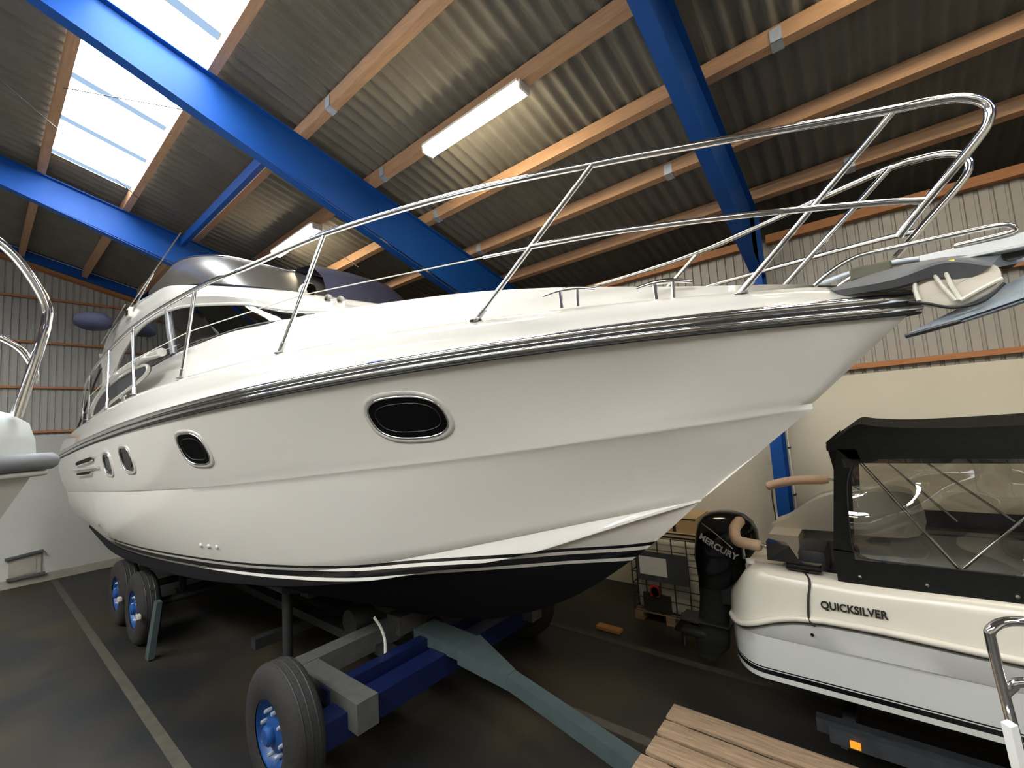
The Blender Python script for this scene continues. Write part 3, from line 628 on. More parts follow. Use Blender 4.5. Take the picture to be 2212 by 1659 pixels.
for a, b in stan:
    for s in (0, 1):
        A, B = (np.array((2*XC - p[0], p[1], p[2])) if s else np.array(p) for p in (a, b)); d = (B - A) / np.linalg.norm(B - A)
        o = MB().tube([A, B], .017, 10).build('stanchion', 'chrome', YT, smooth=50)
        MB().tube([A - d * .01, A + d * .10], .022, 10).lathe([(.045, 0), (.045, .008), (.02, .014)], A - np.array((0, 0, .004)), (0, 0, 1), 16).build('stanchion_base', 'dull_chrome', o, smooth=50)
midr = cr([(2.185, 1.55, 3.905), (2.36, 1.05, 3.89), (2.62, .42, 3.85), (2.86, -.12, 3.80), (2.945, -.30, 3.775)], 6)
mirrored_build('mid_rail', [midr], .0165, 'chrome')
wire = [(2.185, 1.56, 3.90), (1.665, 3.50, 3.96), (1.338, 5.2, 3.93), (1.24, 7.0, 3.90), (1.24, 8.6, 3.86), (1.28, 10.6, 3.76)]
mirrored_build('guard_wire', [wire], .0045, 'rope_white', 6)
mirrored_build('wire_tensioner', [[(2.185, 1.56, 3.90), (2.10, 1.88, 3.91)]], .010, 'chrome', 8)
# cleats
def cleat(c, yaw, s=1.):
    c = np.array(c); d = np.array((math.sin(yaw), math.cos(yaw), 0)); up = np.array((0, 0, 1.))
    o = MB().tube(cr([c - d*.17*s + up*.085*s, c - d*.08*s + up*.105*s, c + up*.11*s, c + d*.08*s + up*.105*s, c + d*.17*s + up*.085*s], 5), np.concatenate([np.linspace(.010, .017, 10), np.linspace(.017, .010, 11)]) * s, 10).build('cleat', 'chrome', YT, smooth=50)
    for k in (-1, 1): MB().tube([c + d*.05*k*s - up*.01, c + d*.055*k*s + up*.10*s], .013*s, 10).build('cleat_leg', 'chrome', o, smooth=50)
for s in (0, 1):
    for x, y, z, a in ((2.40, 1.43, 3.535, -.42), (2.72, .93, 3.525, -.5), (1.29, 7.9, 3.43, 0)):
        cleat((2*XC - x if s else x, y, z), -a if s else a)
# roof aft fittings: camera box, aerials
MB().bevbox(XC - 1.62, XC - 1.50, 9.35, 9.6, 4.98, 5.16, .02).build('light_housing', 'gel_cream', YT, smooth=50); MB().box(XC - 1.635, XC - 1.62, 9.42, 9.52, 5.03, 5.11).build('light_lens', 'port_glass', YT)
for p, q, r in (((1.6, 10.9, 5.0), (1.85, 7.6, 5.92), .010), ((1.55, 11.6, 4.9), (1.62, 9.9, 5.32), .010), ((1.62, 9.8, 4.98), (1.66, 8.2, 5.42), .012)): MB().tube([p, q], r, 6).build('aerial', 'dull_chrome', YT, smooth=50)
# stern side screen and grab wires
MB().prism([(1.36, 10.3, 3.40), (1.36, 11.5, 3.20), (1.36, 12.4, 3.05), (1.36, 11.7, 3.55)], (.02, 0, 0)).build('stern_dodger', 'navy_cloth', YT)
MB().tube(cr([(1.30, 12.45, 3.12), (1.32, 11.9, 3.4), (1.36, 10.9, 3.95), (1.40, 10.4, 4.25)], 5), .016, 8).build('stern_stay', 'black_rubber', YT, smooth=50)
# bow roller platform and its hand rail
mirrored_build('bow_roller_rail', [cr([(2.97, .18, 3.47), (2.975, .09, 3.535), (3.0, -.02, 3.585), (3.01, -.15, 3.59), (3.04, -.40, 3.595), (3.06, -.555, 3.595), (3.07, -.60, 3.575), (3.08, -.585, 3.555), (3.09, -.40, 3.55)], 5)], .0125, 'chrome')
MB().hexa([(3.06, .25, 3.42), (3.34, .25, 3.42), (3.30, -.45, 3.43), (3.10, -.45, 3.43), (3.06, .25, 3.46), (3.34, .25, 3.46), (3.30, -.45, 3.47), (3.10, -.45, 3.47)]).build('bow_platform', 'dark_grey_plate', YT)
for x in (3.10, 3.30): MB().obox((x, -.46, 3.515), (.010, 0, 0), (0, .19, -.004), (0, .0, .028)).build('roller_cheek', 'white_metal', YT)
MB().lathe([(.0, -.09), (.045, -.09), (.03, 0), (.045, .09), (.0, .09)], (3.2, -.60, 3.47), (1, 0, 0), 16).build('bow_roller', 'black_rubber', YT, smooth=50)
MB().tube(cr([(XC - .0, .2, 3.52), (XC, -.1, 3.56), (XC, -.45, 3.53)], 4), .016, 8).build('anchor_chain', 'galvanised', YT, smooth=50)

# anchor hung in the bow roller, with padding and cloth wrapped round it
AN = thing('anchor', 'galvanised plough anchor with beige pad, hung in the bow roller', 'anchor', (3.2, -.5, 3.2))
MB().hexa([(3.185, -.05, 3.40), (3.215, -.05, 3.40), (3.215, -1.0, 3.45), (3.185, -1.0, 3.45), (3.185, -.05, 3.44), (3.215, -.05, 3.44), (3.215, -1.0, 3.52), (3.185, -1.0, 3.52)]).build('shank', 'galvanised', AN)
tipA = np.array((3.13, -.175, 3.145)); ridge = [tipA, (3.2, -.5, 3.30), (3.2, -.85, 3.46), (3.2, -1.05, 3.52)]; lo = [tipA + (.0, 0, -.012), (3.02, -.48, 3.20), (2.96, -.8, 3.285), (2.95, -1.05, 3.34)]; ro = [tipA + (.02, 0, -.01), (3.38, -.48, 3.22), (3.44, -.8, 3.31), (3.45, -1.05, 3.37)]
R3 = [cr(ridge, 5), cr(lo, 5)]; R4 = [cr(ridge, 5), cr(ro, 5)]
MB().loft(R3).loft([[p + np.array((.004, 0, -.014)) for p in r] for r in R3]).loft(R4).loft([[p + np.array((-.004, 0, -.014)) for p in r] for r in R4]).build('fluke', 'galvanised', AN, smooth=40)
MB().tube(cr([p + np.array((0, 0, -.008)) for p in (tipA, np.array((3.055, -.38, 3.175)))], 3), .010, 8).build('fluke_edge', 'steel_dark', AN)
PD = thing('anchor_pad', 'beige foam pad wrapped with rope and tape around the anchor', 'pad', (3.1, -.36, 3.36))
oc = []
for k in range(28):
    an = 2 * math.pi * k / 28; oc.append((math.cos(an), math.sin(an)))
def padrow(x, s): return [(x, -.385 - .155 * s * u - .02 * v, 3.355 + .105 * s * v + .02 * u * 0) for u, v in oc]
MB().loft([padrow(3.05, .02), padrow(3.05, .8), padrow(3.058, .97), padrow(3.08, 1.), padrow(3.12, 1.), padrow(3.14, .9), padrow(3.145, .02)], True).build('foam_pad', 'pad_beige', PD, smooth=40)
MB().tube(cr([(3.04, -.20, 3.30), (3.036, -.27, 3.275), (3.036, -.36, 3.235), (3.04, -.46, 3.245), (3.05, -.54, 3.315)], 6), .008, 6).build('pad_edging', 'black_rubber', PD, smooth=50)
for a, b in (((3.03, -.30, 3.44), (3.035, -.37, 3.27)), ((3.03, -.345, 3.45), (3.032, -.385, 3.27)), ((3.03, -.385, 3.265), (3.045, -.535, 3.34)), ((3.04, -.235, 3.40), (3.035, -.24, 3.30))): MB().tube([a, ((a[0]+b[0])/2 - .004, (a[1]+b[1])/2 + .006, (a[2]+b[2])/2), b], .009, 6).build('pad_rope', 'rope_white', PD, smooth=50)
MB().tube(cr([(3.02, -.28, 3.435), (3.02, -.33, 3.455), (3.02, -.385, 3.458)], 4), .012, 8).build('pad_tape', 'yellow_tape', PD, smooth=50)
cl = [cr([(3.06, .12, 3.455), (3.05, -.1, 3.49), (3.06, -.35, 3.50), (3.08, -.55, 3.46)], 4), cr([(3.02, .10, 3.43), (2.99, -.15, 3.42), (2.99, -.35, 3.455), (3.02, -.5, 3.40)], 4), cr([(3.05, .06, 3.40), (3.02, -.15, 3.385), (3.03, -.3, 3.40), (3.06, -.42, 3.36)], 4)]
tag(MB().loft(cl).loft([[p + np.array((.008, 0, 0)) for p in r] for r in cl]).build('anchor_cloth', 'tarp_grey', smooth=60, loc=(3.05, -.1, 3.42)), 'grey cloth tucked under the bow roller beside the anchor pad', 'cloth')
tag(MB().lathe([(.0, .26), (.09, .24), (.15, .14), (.17, 0), (.15, -.14), (.09, -.24), (0, -.26)], (1.30, 10.55, 5.10), (1, -.25, -.05), 20).build('fender', 'navy_cloth', smooth=60, loc=(1.30, 10.55, 4.9)), 'dark navy covered fender hanging at the aft end of the cabin roof', 'fender')

# ================================================================== BOAT TRAILER
TR = thing('boat_trailer', 'blue steel boat trailer with truck wheels under the yacht', 'trailer', (3.2, 4, 0))
def wheel(x, y, side, twin=False):
    r = .5; w = .27; ax = np.array((side, 0, 0.)); c = np.array((x, y, r))
    rim = MB().lathe([(.05, .10), (.10, .095), (.145, .075), (.15, .05), (.21, .03), (.235, .055), (.25, .105), (.262, .11), (.262, .08), (.262, -.12), (.2, -.1), (.0, -.1)], c, ax, 28).build('wheel', 'blue_rim', TR, smooth=40)
    MB().lathe([(.258, .118), (.275, .125), (.33, .135), (.42, .132), (.465, .11), (.492, .085), (.5, .06), (.5, -.06), (.492, -.085), (.465, -.11), (.42, -.132), (.33, -.135), (.262, -.118)], c, ax, 48).build('tyre', 'tread_rubber', rim, smooth=35)
    g = MB()
    for o in (-.055, 0, .055): g.lathe([(.5005, o - .006), (.5035, o), (.5005, o + .006)], c, ax, 48)
    g.build('tread_groove', 'black_rubber', rim)
    MB().lathe([(.0, .15), (.055, .148), (.075, .13), (.08, .06), (.10, .05)], c, ax, 20).build('hub_cap', 'blue_rim', rim, smooth=40)
    for k in range(8):
        an = 2 * math.pi * k / 8 + .2; p = c + ax * .055 + np.array((0, math.cos(an) * .165, math.sin(an) * .165)); MB().lathe([(.0, .055), (.013, .055), (.018, .03), (.018, .0)], p, ax, 8).build('lug_nut', 'galvanised', rim)
    for k in range(6):
        an = 2 * math.pi * k / 6 + .5; p = c + ax * .034 + np.array((0, math.cos(an) * .213, math.sin(an) * .213)); MB().lathe([(.0, .006), (.024, .006), (.024, 0)], p, ax, 10).build('hand_hole', 'black_rubber', rim)
wheel(1.66, 3.93, -1); wheel(4.74, 3.93, 1)
for y in (8.55, 9.75): wheel(1.66, y, -1); wheel(4.74, y, 1)
for y in (8.55, 9.75): MB().tube([(1.75, y, .5), (4.65, y, .5)], .06, 12).build('axle', 'steel_dark', TR, smooth=50)
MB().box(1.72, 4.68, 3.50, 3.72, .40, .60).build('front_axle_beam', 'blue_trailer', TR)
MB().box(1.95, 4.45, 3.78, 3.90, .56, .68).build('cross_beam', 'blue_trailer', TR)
MB().tube([(1.74, 3.93, .5), (4.66, 3.93, .5)], .05, 12).build('axle', 'steel_dark', TR, smooth=50)
for x in (2.85, 3.55):
    MB().box(x - .06, x + .06, 3.9, 12.0, .46, .56).build('frame_rail', 'steel_dark', TR)
for y in (6.0, 9.2, 11.8): MB().box(2.2, 4.2, y - .06, y + .06, .34, .459).build('cross_beam', 'steel_dark', TR)
MB().box(1.97, 2.16, 3.36, 4.35, .47, .70).build('timber_block', 'grey_timber', TR); MB().box(4.24, 4.43, 3.36, 4.35, .47, .70).build('timber_block', 'grey_timber', TR)
MB().box(1.9, 4.5, 4.36, 4.56, .50, .70).build('timber_bearer', 'grey_timber', TR)
# draw bar with a fork at its root
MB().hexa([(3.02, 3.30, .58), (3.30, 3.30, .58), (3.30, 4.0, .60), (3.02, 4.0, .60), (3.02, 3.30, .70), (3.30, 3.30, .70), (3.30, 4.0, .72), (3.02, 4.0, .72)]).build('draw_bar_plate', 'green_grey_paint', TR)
MB().hexa([(3.06, 2.75, .47), (3.18, 2.75, .47), (3.32, 3.32, .56), (3.0, 3.32, .56), (3.06, 2.75, .60), (3.18, 2.75, .60), (3.32, 3.32, .71), (3.0, 3.32, .71)]).build('draw_bar_fork', 'green_grey_paint', TR)
MB().hexa([(2.83, 1.27, .36), (2.95, 1.27, .36), (3.18, 2.78, .48), (3.06, 2.78, .48), (2.83, 1.27, .48), (2.95, 1.27, .48), (3.18, 2.78, .60), (3.06, 2.78, .60)]).build('draw_bar', 'green_grey_paint', TR)
MB().lathe([(.03, -.04), (.07, -.04), (.07, .04), (.03, .04)], (2.88, 1.23, .42), (0, 0, 1), 16).tube([(2.89, 1.32, .0), (2.89, 1.32, .37)], .035, 10).build('towing_eye', 'steel_dark', TR, smooth=50)
for y in (4.4, 6.5, 9.0, 11.5):
    zk_ = float(z_keel(y)); MB().box(3.05, 3.35, y - .12, y + .12, .56, zk_ - .002).build('keel_block', 'grey_timber', TR)
for s in (-1, 1):
    for y in (5.2, 9.0):
        x = XC + s * .95; zt = float(z_keel(y) + (z_ch(y) - z_keel(y)) * (.95 / b_ch(y))) - .06
        MB().tube([(x, y, .45), (x, y, zt)], .05, 10).obox((x, y, zt), (.16, 0, .05 * s), (0, .25, 0), (0, 0, .03)).build('side_prop', 'steel_dark', TR, smooth=40)
MB().tube(cr([(2.62, 4.10, .96), (2.68, 4.08, .84), (2.70, 4.05, .72), (2.68, 4.02, .60)], 4), .014, 6).build('lashing_strap', 'rope_white', TR, smooth=50)
MB().lathe([(.0, -.13), (.14, -.13), (.15, 0), (.14, .13), (0, .13)], (2.85, 4.75, .72), (1, 0, 0), 20).build('keel_roller', 'black_rubber', TR, smooth=50)
for x, y in ((1.50, 8.0), (1.50, 9.2)): MB().bevbox(x - .02, x + .03, y - .05, y + .05, .50, .56, .01).build('reflector', 'gel_cream', TR)
MB().hexa([(1.55, 7.7, .02), (1.62, 7.7, .02), (1.62, 7.85, .02), (1.55, 7.85, .02), (1.62, 7.6, .75), (1.68, 7.6, .75), (1.68, 7.75, .75), (1.62, 7.75, .75)]).build('landing_leg', 'green_grey_paint', TR)

# ================================================================== SMALL CABIN BOAT with outboard
QB = thing('small_boat', 'small white cabin boat with black canvas canopy beside the concrete wall', 'boat', (5.02, -1, .45))
QX = 5.02; ytr = 1.12
def q_rub(y): return float(pch(y, [-5, -.4, .3, .55, .75, .9, 1.04, 1.2], [1.34, 1.245, 1.262, 1.25, 1.20, 1.14, 1.085, 1.07]))
def q_deck(y): return float(pch(y, [-5, -.4, .35, .7, .85, .95, 1.05, 1.2], [1.62, 1.53, 1.515, 1.53, 1.53, 1.49, 1.34, 1.16]))
def q_b(y):
    a = 1.0
    if y > ytr - .28: t = (y - (ytr - .28)) / .28; a = (1 - .22 * t ** 2.6)
    if y < -2.4: a = max(0.02, 1 - ((-2.4 - y) / 2.4) ** 2)
    return 1.10 * a
qy = np.concatenate([np.linspace(-4.75, -2.4, 14), np.linspace(-2.2, .6, 18), np.linspace(.65, ytr, 12)])
def qrow(fb, fz): return [np.array((QX - fb(y), y, fz(y))) for y in qy]
k0 = lambda y: .42 + .5 * max(0, (-3.0 - y) / 1.75) ** 2
HR = [qrow(lambda y: 0, k0), qrow(lambda y: q_b(y) * .5, lambda y: (k0(y) + .66) / 2 - .02), qrow(lambda y: q_b(y) * .91, lambda y: .68), qrow(lambda y: q_b(y) * .935, lambda y: .70)]
for t in (.06, .1, .14, .18, .22, .3, .45, .6): HR.append(qrow(lambda y: q_b(y) * (.935 + .035 * t), lambda y: .70 + (q_rub(y) - .03 - .70) * t))
HR.append(qrow(lambda y: q_b(y) * .958, lambda y: min(1.035, q_rub(y) - .03))); HR.append(qrow(lambda y: q_b(y) * .966, lambda y: min(1.045, q_rub(y) - .025)))
HR.append(qrow(lambda y: q_b(y) * .985, lambda y: q_rub(y) - .02))
def qmir(R): return [[np.array((2*QX - p[0], p[1], p[2])) for p in r] for r in R]
mb = MB(); mb.loft(HR); mb.loft(qmir(HR)); tr_ = [r[-1] for r in HR]; tm = [np.array((2*QX - p[0], p[1], p[2])) for p in tr_]; mb.add(tr_ + tm, [(i, i+1, len(tr_)+i+1, len(tr_)+i) for i in range(len(tr_) - 1)])
qh = mb.build('hull', 'small_hull_gelcoat', QB, smooth=35, weld=True)
at = qh.data.attributes.new('wl', 'FLOAT', 'POINT'); co = np.array([v.co[:] for v in qh.data.vertices]) + wloc(QB); at.data.foreach_set('value', (co[:, 2] - .787).astype(np.float32))
DR = [qrow(lambda y: q_b(y) * 1.0, lambda y: q_rub(y) + .015)]
for t, ins in ((.2, .012), (.45, .022), (.7, .035), (.9, .05), (1., .075)): DR.append(qrow(lambda y: q_b(y) - ins, lambda y: q_rub(y) + .02 + (q_deck(y) - q_rub(y) - .02) * t))
DR += [qrow(lambda y: q_b(y) - .11, lambda y: q_deck(y) + .008), qrow(lambda y: max(q_b(y) - .25, 0), lambda y: q_deck(y) + .01), qrow(lambda y: max(q_b(y) - .27, 0), lambda y: q_deck(y) - .02)]
INN = [qrow(lambda y: max(q_b(y) - .28, 0), lambda y: q_deck(y) - .03), qrow(lambda y: max(q_b(y) - .30, 0), lambda y: .95), qrow(lambda y: 0, lambda y: .95)]
mb = MB(); mb.loft(DR); mb.loft(qmir(DR))
e = [r[-1] for r in DR]; e2 = [np.array((2*QX - p[0], p[1], p[2])) for p in e]; mb.add(e + e2, [(i, i+1, len(e)+i+1, len(e)+i) for i in range(len(e) - 1)])
mb.build('deck_moulding', 'gel_cream', QB, smooth=40, weld=True)
mb = MB(); mb.loft(INN); mb.loft(qmir(INN)); mb.build('cockpit_liner', 'gel_white', QB, smooth=40, weld=True)
rb = [(QX - q_b(y) * 1.0 - .006, y, q_rub(y)) for y in qy]; full = rb + [(2*QX - a, b, c) for a, b, c in rb][::-1]
MB().tube(full, .024, 10).build('rub_strake', 'gel_cream', QB, smooth=50); MB().tube([(a, b, c - .024) for a, b, c in full], .009, 8).build('strake_insert', 'steel_dark', QB, smooth=50)
# aft bulkhead with motor well, quarter hump on the far side
MB().box(QX - .82, QX - .28, .72, .98, .95, 1.50).box(QX + .28, QX + .82, .72, .98, .95, 1.50).box(QX - .3, QX + .3, .72, .95, .95, 1.22).build('aft_bulkhead', 'gel_cream', QB)
hum = cr([(QX + .62, 1.0, 1.50), (QX + .62, .85, 1.60), (QX + .62, .55, 1.83), (QX + .62, .25, 1.90), (QX + .62, -.2, 1.90), (QX + .62, -.2, 1.52), (QX + .62, .5, 1.50)], 5, True)
MB().prism(hum, (.38, 0, 0)).build('far_coaming', 'gel_cream', QB, smooth=30)
MB().bevbox(QX - .5, QX + .6, .25, .7, 1.0, 1.42, .06).build('rear_seat', 'seat_dark', QB, smooth=40)
MB().bevbox(QX - .62, QX - .2, .42, .62, 1.40, 1.62, .04).build('seat_back', 'seat_dark', QB, smooth=40)
# tan padded stern rails
def padrail(x0, pts, foam):
    p = cr([(x0 + a, b, c) for a, b, c in pts], 6); o = MB().tube(p, .014, 8).build('stern_rail', 'chrome', QB, smooth=50)
    q = cr([(x0 + a, b, c) for a, b, c in foam], 6); MB().tube(q, np.concatenate([[.03], np.full(len(q) - 2, .048), [.035]]), 12).build('rail_padding', 'tan_foam', o, smooth=60)
padrail(QX - .72, [(.05, 1.02, 1.50), (0, 1.0, 1.62), (-.02, .88, 1.66), (-.03, .72, 1.60), (-.05, .62, 1.52)], [(.30, 1.07, 1.78), (.16, 1.10, 1.72), (.04, 1.06, 1.655), (.0, .98, 1.645), (-.02, .86, 1.64)])
padrail(QX + .80, [(0, .98, 1.52), (0, .98, 1.90), (0, .80, 2.0), (0, .40, 2.0), (0, .2, 1.90)], [(0, 1.04, 1.90), (0, .95, 1.94), (0, .75, 1.985), (0, .45, 2.0)])
MB().lathe([(.035, 0), (.035, .03), (.0, .035)], (QX - .86, .93, 1.525), (0, 0, 1), 12).build('deck_fitting', 'gel_white', QB)
# canopy
CX0 = QX - .99; CX1 = QX + .99
def side_panel(x, sg):
    t = .012 * sg; out = MB()
    def quad(p): out.prism([(x + (0.0), a, b) for a, b in p], (t, 0, 0))
    yl, yr = .33, -2.3
    quad([(.33, 1.50), (.34, 1.62), (.145, 1.70), (.17, 1.712), (-.02, 1.70), (-2.3, 1.70), (-2.3, 1.53)][0:1] + [(-2.3, 1.545), (-2.3, 1.705), (-.6, 1.70), (.13, 1.70), (.20, 1.74), (.335, 1.75)])
    quad([(.335, 1.74), (.20, 1.735), (.205, 1.80), (.17, 2.30), (.14, 2.37), (.10, 2.375), (.13, 2.48), (.235, 2.47), (.27, 2.34)])
    quad([(.145, 2.37), (.235, 2.47), (-2.3, 2.47), (-2.3, 2.375)])
    quad([(-2.2, 1.70), (-2.3, 1.70), (-2.3, 2.40), (-2.2, 2.40)])
    return out
cp = side_panel(CX0, -1).build('canopy_side', 'black_canvas', QB); side_panel(CX1, 1).build('canopy_side', 'black_canvas', QB)
for x in (CX0 - .004, CX1 + .004):
    rows_ = [[(x + (-.012 if x < QX else .012) + .036 * math.sin(2 * math.pi * (z - 1.69) / .62 + .9 + 1.6 * math.sin(4.2 * y + .6)) * math.sin(math.pi * (z - 1.69) / .71) * (1 if x < QX else .4), y, z) for y in np.linspace(.215, -2.25, 60)] for z in np.linspace(1.69, 2.40, 40)]
    MB().loft(rows_).build('canopy_window', 'clear_film', cp if x < QX else QB, smooth=60)
MB().tube(cr([(CX0 - .016, .155, 2.37), (CX0 - .016, .205, 2.2), (CX0 - .016, .222, 1.80), (CX0 - .016, .195, 1.735), (CX0 - .016, .12, 1.703), (CX0 - .016, -.6, 1.702), (CX0 - .016, -2.2, 1.705)], 5), .005, 6).build('window_piping', 'steel_dark', cp)
ty = cr([(.30, 2.50), (.20, 2.575), (.10, 2.645), (-.02, 2.625), (-.3, 2.60), (-.8, 2.605), (-1.5, 2.63), (-2.3, 2.65)], 4)
rows_ = []
for s in np.linspace(-1, 1, 17):
    x = QX + s * 1.0; rows_.append([(x, y, z - .01 * (1 - s ** 4)) for y, z in ty])
lowa = [(QX - 1.0, y, 2.46 if y < .2 else 2.46 - .0 * y) for y, z in ty]; lowb = [(2*QX - a, b, c) for a, b, c in lowa]
MB().loft([lowa] + rows_ + [lowb]).build('canopy_roof', 'black_canvas', QB, smooth=50)
MB().loft([[(CX0, .335, 1.62), (CX1, .335, 1.62)], [(CX0, .335, 1.74), (CX1, .335, 1.74)]]).loft([[(CX0, .27, 2.30), (CX1, .27, 2.30)], [(CX0, .30, 2.52), (CX1, .30, 2.52)]]).build('canopy_rear_band', 'black_canvas', QB)
for y in (.2, -.15, -.55, -1.0, -1.45): MB().lathe([(.0, .012), (.011, .009), (.014, 0)], (CX0 - .012, y, 1.575 - .008 * y + .0), (-1, 0, 0), 10).build('press_stud', 'chrome', QB, smooth=50)
for a, b in (((CX0 + .05, .12, 2.38), (CX0 + .06, -.32, 1.68)), ((CX0 + .05, -1.15, 2.42), (CX0 + .06, -.55, 1.62)), ((CX0 + .05, -.95, 2.4), (CX0 + .06, -.28, 1.62)), ((CX1 - .05, .12, 2.38), (CX1 - .06, -.5, 1.62)), ((CX1 - .05, -.1, 2.42), (CX1 - .06, -.9, 1.62))): MB().tube([a, b], .011, 8).build('canopy_pole', 'chrome', QB, smooth=50)
# windscreen inside and console seen through the film
MB().bevbox(QX + .1, QX + .75, -1.5, -.9, 1.0, 1.75, .06).build('console', 'gel_white', QB, smooth=40)
# lettering on the quarter
lettering('QUICKSILVER', QB, (QX - q_b(.4) + .012 - .012, .445, 1.345), (0, -1, 0), (.06, 0, 1), .050, 'ink', wide=.86, thick=.004, bold=.03)
tag(MB().lathe([(.0, .02), (.022, .018), (.03, .006), (.03, 0)], (0, 0, 0), (-1, 0, 0), 16).build('through_hull', 'chrome', QB, smooth=50)).location = Vector((QX - 1.064, .52, 1.135)) - Vector(wloc(QB))
MB().lathe([(.012, .022), (.0, .02)], (QX - 1.066, .52, 1.135), (-1, 0, 0), 10).build('through_hull_hole', 'black_gloss', QB)
# line hanging over the gunwale, black lamp and cleat
MB().tube(cr([(QX - .90, .60, 1.58), (QX - .98, .53, 1.535), (QX - 1.055, .50, 1.50), (QX - 1.095, .515, 1.40), (QX - 1.118, .525, 1.27), (QX - 1.128, .51, 1.235), (QX - 1.12, .49, 1.215)], 6), .008, 6).build('mooring_line', 'black_rubber', QB, smooth=50)
MB().bevbox(QX - .99, QX - .86, .42, .66, 1.545, 1.60, .02).build('deck_cleat', 'black_gloss', QB, smooth=40)
MB().hexa([(QX - .97, .55, 1.60), (QX - .83, .60, 1.60), (QX - .83, .80, 1.60), (QX - .97, .78, 1.60), (QX - .95, .62, 1.72), (QX - .85, .66, 1.72), (QX - .85, .78, 1.74), (QX - .95, .78, 1.74)]).build('stern_lamp', 'black_gloss', QB)

# outboard motor
OM = thing('outboard_motor', 'black outboard motor with white lettering on the stern of the small boat', 'motor', (QX, 1.5, .3))
prof = [(1.765, 1.36, .03, .03), (1.755, 1.35, .12, .08), (1.72, 1.34, .20, .14), (1.65, 1.33, .262, .185), (1.55, 1.325, .295, .205), (1.42, 1.335, .31, .21), (1.30, 1.36, .30, .20), (1.18, 1.385, .265, .185), (1.08, 1.42, .22, .165), (.98, 1.46, .185, .13)]
rows_ = []
for z, yc2, ry, rx in prof:
    rows_.append([(QX + rx * math.copysign(abs(math.cos(a)) ** .75, math.cos(a)), yc2 + ry * math.copysign(abs(math.sin(a)) ** .85, math.sin(a)), z + .10 * (yc2 - (yc2 + ry * math.sin(a)))) for a in np.linspace(0, 2*math.pi, 33)[:-1]])
MB().loft(rows_, True, True).build('cowl', 'black_gloss', OM, smooth=50)
rows_ = []
for z, yc2, ry, rx in ((1.0, 1.47, .18, .12), (.85, 1.50, .155, .085), (.7, 1.525, .15, .065), (.5, 1.55, .16, .055), (.44, 1.58, .19, .06), (.36, 1.58, .17, .05), (.30, 1.60, .13, .02), (.20, 1.63, .07, .012)):
    rows_.append([(QX + rx * math.cos(a), yc2 + ry * math.sin(a), z) for a in np.linspace(0, 2*math.pi, 25)[:-1]])
MB().loft(rows_, True, True).build('leg', 'black_rubber', OM, smooth=50)
MB().bevbox(QX - .13, QX + .13, 1.35, 1.86, .60, .622, .008).build('cavitation_plate', 'black_rubber', OM)
MB().lathe([(.0, -.22), (.05, -.16), (.062, 0), (.055, .18), (.035, .24), (.0, .25)], (QX, 1.66, .45), (0, 1, 0), 16).build('gear_case', 'black_rubber', OM, smooth=50)
for k in range(3):
    an = 2.1 * k + .4; d = np.array((math.cos(an), 0, math.sin(an))); s = np.array((-math.sin(an), 0, math.cos(an)))
    c0 = np.array((QX, 1.87, .45)); pts = [c0 + d*.05 - s*.05 - np.array((0, .03, 0)), c0 + d*.13 - s*.085 - np.array((0, .045, 0)), c0 + d*.185 - s*.02, c0 + d*.17 + s*.06 + np.array((0, .04, 0)), c0 + d*.05 + s*.05 + np.array((0, .03, 0))]
    MB().prism(pts, (0, .008, 0)).build('propeller_blade', 'black_rubber', OM)
MB().box(QX - .12, QX + .12, 1.08, 1.40, .85, 1.25).build('clamp_bracket', 'black_rubber', OM)
MB().tube(cr([(QX - .2, 1.50, 1.66), (QX - .215, 1.38, 1.58), (QX - .21, 1.22, 1.44)], 5), .004, 6).build('cowl_line', 'dull_chrome', OM)
lm = lettering('MERCURY', OM, (QX - .217, 1.555, 1.50), (0, -1, -.50), (.03, -.45, 1), .062, 'ink_white', wide=.98, thick=.006, bold=.025)
pz = [q[0] for q in prof][::-1]                # lay the letters on the curved cowl
for v in lm.data.vertices:
    wx, wy, wz = np.array(v.co) + wloc(OM); yc2, ry, rx = (float(np.interp(wz, pz, [q[k] for q in prof][::-1])) for k in (1, 2, 3))
    z0 = wz - .10 * (yc2 - wy); yc2, ry, rx = (float(np.interp(z0, pz, [q[k] for q in prof][::-1])) for k in (1, 2, 3))
    s = min(.985, abs(wy - yc2) / ry) ** (1 / .85); v.co.x = QX - rx * math.sqrt(1 - s * s) ** .75 - .004 + (wx - (QX - .217)) * .4 - wloc(OM)[0]

# trailer of the small boat
T2 = thing('small_trailer', 'dark low trailer with an orange side lamp under the small boat', 'trailer', (5.02, -1, 0))
for x in (4.25, 5.79): MB().box(x - .04, x + .04, -4.6, .6, .30, .40).build('side_rail', 'dark_galvanised', T2)
for y in (-3.8, -1.4, .4): MB().box(4.25, 5.79, y - .04, y + .04, .30, .38).build('cross_bar', 'dark_galvanised', T2)
for x in (4.1, 5.94):
    o = MB().lathe([(.0, .09), (.14, .09), (.20, .10), (.28, .095), (.30, .07), (.30, -.07), (.28, -.095), (.0, -.09)], (x, -.9, .30), (1, 0, 0), 28).build('wheel', 'black_rubber', T2, smooth=40); MB().lathe([(.0, .10), (.13, .098), (.15, .09)], (x + (-.0), -.9, .30), (-1 if x < 5 else 1, 0, 0), 20).build('rim', 'galvanised', o)
    MB().tube(cr([(x, -.5, .42), (x, -.62, .60), (x, -.9, .67), (x, -1.18, .60), (x, -1.3, .42)], 5), .03, 4).build('mudguard', 'dark_galvanised', T2)
for x in (4.6, 5.44): MB().box(x - .05, x + .05, -4.0, .9, .50, .62).build('bunk', 'grey_timber', T2)
